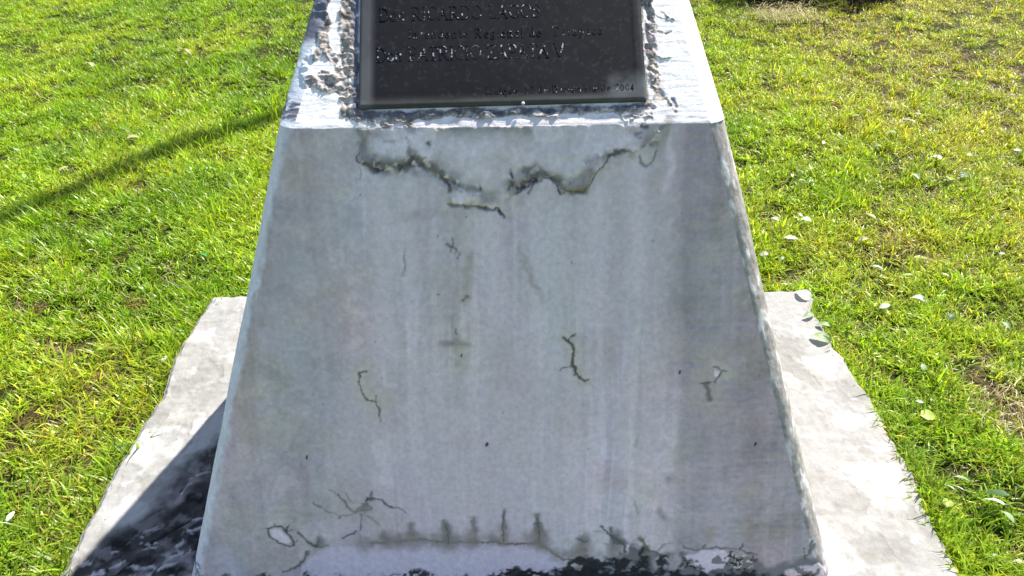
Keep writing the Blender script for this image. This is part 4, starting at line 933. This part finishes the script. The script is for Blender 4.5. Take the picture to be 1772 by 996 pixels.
LV = [
 (1541, 230, 18, 160, 'white', 'small folded white leaf in the far right grass, left of its pair', dict(wr=.6, fold=.5, tilt=.4)),
 (1573, 209, 20, 135, 'white', 'narrow white leaf on the far lawn, highest of the bright ones', dict(wr=.45, fold=.4, tilt=.3)),
 (1586, 197, 14, 170, 'straw', 'thin pale sliver of leaf just above the highest white leaf', dict(wr=.25)),
 (1483, 200, 14, 0, 'pale', 'thin pale sliver lying left of the highest white leaf', dict(wr=.25)),
 (1620, 274, 21, 150, 'white', 'broad white leaf standing alone in yellowish grass', dict(wr=.65, curl=.9)),
 (1585, 305, 15, 120, 'white', 'small white leaf below the broad one in yellowish grass', dict(wr=.6, fold=.5)),
 (1678, 268, 12, 10, 'white', 'tiny white leaf scrap right of the broad white leaf', dict(wr=.6)),
 (1762, 260, 18, 5, 'white', 'flat whitish leaf at the right edge of the lawn', dict(wr=.35)),
 (1643, 308, 18, 80, 'yellow', 'round yellow green leaf among darker tufts on the right', dict(wr=.85, fold=.1, tilt=.4)),
 (1670, 303, 20, 20, 'dark', 'dark green round leaf beside the yellow green round one', dict(wr=.8, fold=.1)),
 (1425, 246, 12, 60, 'white', 'tiny upright white leaf scrap nearest the monument ledge', dict(wr=.5)),
 (1519, 252, 13, 0, 'pale', 'small pale green leaf under the small folded white leaf', dict(wr=.4)),
 (1383, 297, 18, 115, 'pale', 'folded pale green leaf at the centre of a small leaf cluster', dict(wr=.5, fold=.6, tilt=.4)),
 (1370, 303, 16, 80, 'white', 'whitish leaf at the left of the small leaf cluster', dict(wr=.4)),
 (1386, 314, 22, 15, 'pale', 'long thin curled leaf under the small leaf cluster', dict(wr=.22, curl=1)),
 (1404, 291, 11, 60, 'white', 'tiny curled leaf at the top right of the leaf cluster', dict(wr=.8, fold=.7)),
 (1404, 313, 12, 40, 'white', 'tiny white leaf at the lower right of the leaf cluster', dict(wr=.5)),
 (1342, 379, 21, 140, 'white', 'white leaf beside the monument edge, left of a larger pair', dict(wr=.5)),
 (1394, 381, 22, 160, 'white', 'rounded white leaf with a scrap touching it', dict(wr=.75, curl=.8)),
 (1384, 371, 11, 100, 'white', 'small white scrap touching a rounded white leaf', dict(wr=.7)),
 (1506, 374, 24, 140, 'pale', 'pale green pointed leaf lying alone in mid lawn', dict(wr=.5)),
 (1369, 412, 30, 5, 'white', 'largest bright white oval leaf near the monument', dict(wr=.55, fold=.12, curl=.3)),
 (1323, 440, 20, 10, 'white', 'white leaf touching the monument\'s right edge', dict(wr=.6, curl=1)),
 (1352, 449, 24, 40, 'pale', 'curled ring shaped pale leaf below the largest white leaf', dict(wr=.3, curl=1.6)),
 (1517, 463, 26, 170, 'white', 'white boat shaped leaf in the middle of the right lawn', dict(wr=.4, curl=.7)),
 (1494, 413, 22, 10, 'straw', 'faded straw coloured leaf above the boat shaped leaf', dict(wr=.5)),
 (1593, 447, 30, 0, 'yellow', 'yellow green leaf, upper one of two bright ones', dict(wr=.4)),
 (1567, 477, 30, 175, 'yellow', 'yellow green leaf, lower one of two bright ones', dict(wr=.28)),
 (1588, 518, 30, 160, 'white', 'arched white leaf right of the torn whitish leaf', dict(wr=.5, curl=1.4)),
 (1531, 530, 26, 15, 'white', 'torn whitish leaf left of the arched white leaf', dict(wr=.5, curl=.6)),
 (1635, 475, 16, 130, 'white', 'small whitish leaf right of the lower yellow green leaf', dict(wr=.6)),
 (1734, 438, 13, 5, 'white', 'small isolated white leaf close to the right edge', dict(wr=.5)),
 (1740, 562, 22, 110, 'pale', 'pale green leaf standing up near the right edge', dict(wr=.6, fold=.4)),
 (1598, 635, 20, 80, 'pale', 'pale green cupped leaf in lush grass right of the slab', dict(wr=.6)),
 (1500, 508, 22, 120, 'yellow', 'slim yellow green leaf just right of the slab corner', dict(wr=.3)),
 (1646, 548, 22, 50, 'dark', 'mid green broad leaf below the arched white leaf', dict(wr=.7)),
 (1591, 695, 16, 150, 'white', 'small white leaf above the broad yellow green leaf', dict(wr=.5)),
 (1606, 719, 36, 10, 'yellow', 'broad rounded yellow green leaf near the slab', dict(wr=.75, fold=.1)),
 (1663, 828, 34, 170, 'pale', 'long pale green leaf lying above two white slivers', dict(wr=.38)),
 (1645, 843, 20, 140, 'white', 'left of two white leaf slivers near the slab', dict(wr=.22)),
 (1659, 844, 20, 145, 'white', 'right of two white leaf slivers near the slab', dict(wr=.22)),
 (1724, 855, 46, 165, 'dark', 'large dark green oval leaf near the lower right corner', dict(wr=.55, fold=.12, lift=.055)),
 (1719, 868, 42, 160, 'white', 'white torn leaf tucked under the large dark green leaf', dict(wr=.35, lift=.03)),
 (1742, 893, 34, 120, 'pale', 'wilted green leaf below the large dark green leaf', dict(wr=.6)),
 (1640, 870, 26, 60, 'yellow', 'round green leaf beside the slab below the white slivers', dict(wr=.8)),
 (1718, 961, 24, 5, 'white', 'white sliver of leaf at the bottom right of the lawn', dict(wr=.28)),
 (1764, 972, 26, 170, 'straw', 'pale leaf cut by the lower right corner of the picture', dict(wr=.4)),
 (1400, 546, 30, 25, 'pale', 'curled pale green leaf overhanging the slab edge, upper of three', dict(wr=.4, on_slab=True, curl=1.2)),
 (1424, 563, 28, 160, 'pale', 'pale green leaf overhanging the slab edge, middle of three', dict(wr=.5, on_slab=True, curl=.9)),
 (1420, 586, 40, 160, 'pale', 'large pale green leaf at the slab edge, lowest of three', dict(wr=.6, on_slab=True, curl=1.3)),
 (1390, 511, 36, 130, 'white', 'large white leaf on the slab\'s back right corner', dict(wr=.75, on_slab=True, curl=.6)),
 (350, 441, 22, 160, 'green', 'small vivid green leaf in the grass left of the monument', dict(wr=.5)),
 (318, 90, 26, 170, 'straw', 'dry curled leaf far back on the left lawn', dict(wr=.3, curl=1.2)),
 (155, 112, 22, 150, 'straw', 'dry pale leaf far back at the left', dict(wr=.4, curl=1)),
 (245, 152, 16, 150, 'straw', 'dry pale leaf scrap above the dark shadow band', dict(wr=.4)),
 (230, 238, 20, 40, 'straw', 'pale star shaped withered leaf just above the shadow band', dict(wr=.5)),
 (110, 292, 20, 70, 'straw', 'pale withered leaf at the lower side of the shadow band', dict(wr=.5)),
 (18, 893, 26, 80, 'white', 'whitish leaf standing in grass at the lower left edge', dict(wr=.4)),
 (285, 620, 18, 70, 'white', 'small white leaf caught at the slab\'s left edge', dict(wr=.5)),
 (57, 483, 24, 45, 'straw', 'pale grass like leaf leaning in the left lawn', dict(wr=.16)),
]
for (x, y, L, a, k, lab, kw) in LV:
    leaf(x, y, L, a, k, lab, **kw)

# ------------------------------------------------------------------ long stray blades and dry straw
def ribbon(vs, fs, pts, w):
    n0 = len(vs)
    for i, p in enumerate(pts):
        q = pts[min(i + 1, len(pts) - 1)]; o = pts[max(i - 1, 0)]; d = np.array(q) - np.array(o); sd = np.array([-d[1], d[0], 0]); sd /= (np.linalg.norm(sd) + 1e-9)
        ww = w * (1 - .8 * i / (len(pts) - 1)); vs.append(tuple(np.array(p) - sd * ww / 2)); vs.append(tuple(np.array(p) + sd * ww / 2))
    for i in range(len(pts) - 1): a = n0 + 2 * i; fs.append((a, a + 1, a + 3, a + 2))
m_straw = leaf_material('straw', (.44, .36, .16), trans=.3)
vs = []; fs = []; rn = random.Random(9)
def straw_patch(x0, x1, y0, y1, cnt, Lr=(.06, .22), zr=(.02, .06)):
    for k in range(cnt):
        p = ground_pt(rn.uniform(x0, x1), rn.uniform(y0, y1), .02); L = rn.uniform(*Lr); d = rn.uniform(0, 6.28); cu = rn.uniform(-2.5, 2.5); z0 = rn.uniform(*zr); pts = []
        x, y = p[0], p[1]
        for i in range(7):
            zg = gz(np.array([x]), np.array([y]))[0]
            pts.append((x, y, zg + z0 + math.sin(i / 6 * 3.14) * .03 * rn.random())); x += math.cos(d) * L / 6; y += math.sin(d) * L / 6; d += cu / 6
        if not poly_edge_inside(np.array([p[0]]), np.array([p[1]]), -.08)[0]: ribbon(vs, fs, pts, rn.uniform(.0018, .0038))
straw_patch(1305, 1400, 14, 38, 260); straw_patch(1285, 1470, 4, 50, 90); straw_patch(1400, 1760, 20, 200, 120, (.03, .10), (.02, .035)); straw_patch(1690, 1772, 640, 760, 60, (.02, .09)); straw_patch(30, 330, 430, 620, 90, (.02, .09), (.02, .045)); straw_patch(1330, 1480, 470, 640, 70, (.02, .07), (.03, .04)); straw_patch(0, 450, 20, 300, 90, (.02, .08), (.015, .03))
straw = new_mesh('dry_straw', vs, fs, m_straw); tag(straw, 'loose dry straw strewn on the lawn', 'straw', kind='stuff')

# ------------------------------------------------------------------ dark low shrub at the far edge of the lawn
def shrub(name, cx, cy, rx, ry, h, n, label, seed, leafc):
    rn = random.Random(seed); vs = []; fs = []; mi = []
    root = empty(name, (cx, cy, 0)); tag(root, label, 'shrub', group='shrubs at the far edge of the lawn')
    sv = []; sf = []
    for k in range(26):
        a = rn.uniform(0, 6.28); L = rn.uniform(.6, 1) ; pts = []
        for i in range(5):
            f = i / 4; r = .12 + f * .8
            pts.append((math.cos(a) * rx * r * L + rn.uniform(-.02, .02), math.sin(a) * ry * r * L, h * (f ** .8) * .8 * L))
        for i in range(4):
            p, q = np.array(pts[i]), np.array(pts[i + 1]); rr0 = .012 * (1 - i / 5); n0 = len(sv)
            for (c, rr) in ((p, rr0), (q, rr0 * .8)):
                for t in range(5): sv.append((c[0] + rr * math.cos(t * 1.2566), c[1] + rr * math.sin(t * 1.2566), c[2]))
            sf += [[n0 + t, n0 + (t + 1) % 5, n0 + 5 + (t + 1) % 5, n0 + 5 + t] for t in range(5)]
    new_mesh('stem', sv, sf, LM['brown'], parent=root)
    for k in range(n):
        u = rn.random() ** .35; a = rn.uniform(0, 6.28); e_ = math.asin(rn.uniform(0, 1)); bump = .8 + .35 * rn.random()
        c = np.array([rx * u * bump * math.cos(a) * math.cos(e_), ry * u * bump * math.sin(a) * math.cos(e_), .02 + h * u * bump * math.sin(e_)])
        L = rn.uniform(.03, .06); d = np.array([rn.gauss(0, 1), rn.gauss(0, 1), rn.gauss(0, .7)]); d /= np.linalg.norm(d); sd = np.cross(d, [rn.gauss(0, 1), rn.gauss(0, 1), rn.gauss(0, 1)]); sd /= np.linalg.norm(sd)
        n0 = len(vs)
        vs += [tuple(c - d * L * .5), tuple(c + sd * L * .22), tuple(c + d * L * .5), tuple(c - sd * L * .22)]; fs.append((n0, n0 + 1, n0 + 2, n0 + 3))
        mi.append(1 if (rn.random() < .12 or (c[2] < .12 and rn.random() < .4)) else 0)
    new_mesh('foliage', vs, fs, [LM[leafc], LM['brown']], smooth=False, parent=root, matidx=mi)
g0 = ground_pt(1280, 13); g1 = ground_pt(1600, 4)
shrub('shrub', g0[0] + .35, g0[1] + .42, .42, .36, .55, 3500, 'dark green shrub at the far lawn edge, left of the two', 5, 'dark')
shrub('shrub', g0[0] + .92, g0[1] + .40, .42, .38, .60, 3500, 'dark shrub with dry brown leaves at the far lawn edge, right of the two', 6, 'dark')
# twig lying against the shrub
tw_ = [ground_pt(1415, 10, .02), ground_pt(1432, 7, .06), ground_pt(1446, 3, .12), ground_pt(1462, -6, .2)]
vs = []; fs = []
for p, q in zip(tw_[:-1], tw_[1:]):
    n0 = len(vs)
    for c in (p, q):
        for t in range(5): vs.append((c[0] + .004 * math.cos(t * 1.2566), c[1] + .002 * math.sin(t * 1.2566), c[2] + .004 * math.sin(t * 1.2566)))
    fs += [[n0 + t, n0 + (t + 1) % 5, n0 + 5 + (t + 1) % 5, n0 + 5 + t] for t in range(5)]
tag(new_mesh('dry_twig', vs, fs, LM['straw']), 'thin bleached twig leaning against the dark shrub', 'twig')

# ------------------------------------------------------------------ unseen leaning stem, added and bent to cast the lawn's shadow band
shp = [ground_pt(*p, .02)[:2] for p in [(0, 372), (50, 350), (100, 330), (150, 310), (200, 290), (250, 268), (300, 247), (350, 232), (420, 210), (480, 192)]]
shp = np.array(shp)[::-1]                     # from the monument outwards to the left
azv = np.array([math.sin(AZ), math.cos(AZ)]); cot = 1 / math.tan(EL)
dd = (shp[0] - shp[2]); dd /= np.linalg.norm(dd)
back_pts = [shp[0] + azv * 4.6 + (dd - azv) * .35, shp[0] + azv * 3.0 + (dd - azv) * .5, shp[0] + azv * 1.5 + (dd - azv) * .45]
fw_d = (shp[-1] - shp[-3]); fw_d /= np.linalg.norm(fw_d)
path = np.array(back_pts + list(shp) + [shp[-1] + fw_d * .5, shp[-1] + fw_d * 1.1, shp[-1] + fw_d * 1.7])
dist = np.concatenate([[0], np.cumsum(np.linalg.norm(np.diff(path, axis=0), axis=1))])
heights = dist / cot
shade_caster = empty('added_shade_stem', (path[0][0], path[0][1], 0)); tag(shade_caster, 'added unseen leafy stem behind the monument, bent to shade the lawn', 'shade_caster')
P3 = np.column_stack([path + azv[None] * (heights * cot)[:, None], heights])
vs = []; fs = []; R = 12
for i, p in enumerate(P3):
    r = .068 - .012 * i / len(P3)
    for t in range(R): vs.append((p[0] + r * (1 + .08 * math.sin(t * 3 + i)) * math.cos(t * 6.283 / R), p[1] + r * math.sin(t * 6.283 / R), p[2] - (.1 if i == 0 else 0)))
for i in range(len(P3) - 1):
    fs += [[i * R + t, i * R + (t + 1) % R, (i + 1) * R + (t + 1) % R, (i + 1) * R + t] for t in range(R)]
m_shade_bark, nt, b = mat('shade_stem_bark'); tn = nd(nt, 'ShaderNodeTexNoise'); tn.inputs['Scale'].default_value = 20; cr = nd(nt, 'ShaderNodeValToRGB'); cr.color_ramp.elements[0].color = (.06, .045, .03, 1); cr.color_ramp.elements[1].color = (.22, .18, .13, 1)
nt.links.new(tn.outputs['Fac'], cr.inputs[0]); nt.links.new(cr.outputs[0], b.inputs['Base Color']); b.inputs['Roughness'].default_value = .9
new_mesh('shade_trunk', to_local(vs, shade_caster), fs, m_shade_bark, parent=shade_caster)
topc = P3[-1]; vs = []; fs = []; rn = random.Random(8)
for k in range(5000):
    u = rn.random() ** .4; a = rn.uniform(0, 6.28); ph = math.acos(rn.uniform(-1, 1)); c = topc + np.array([1.0 * u * math.cos(a) * math.sin(ph), 1.0 * u * math.sin(a) * math.sin(ph), .8 + .9 * u * math.cos(ph)])
    d = np.array([rn.gauss(0, 1) for _ in range(3)]); d /= np.linalg.norm(d); sd = np.cross(d, [rn.gauss(0, 1) for _ in range(3)]); sd /= np.linalg.norm(sd); L = rn.uniform(.07, .12); n0 = len(vs)
    vs += [tuple(c - d * L * .5), tuple(c + sd * L * .25), tuple(c + d * L * .5), tuple(c - sd * L * .25)]; fs.append((n0, n0 + 1, n0 + 2, n0 + 3))
new_mesh('shade_crown', to_local(vs, shade_caster), fs, LM['dark'], smooth=False, parent=shade_caster)
print('shade stem base', P3[0].round(2), 'top', P3[-1].round(2))
SC.cycles.max_bounces = 8
SC.cycles.use_denoising = True
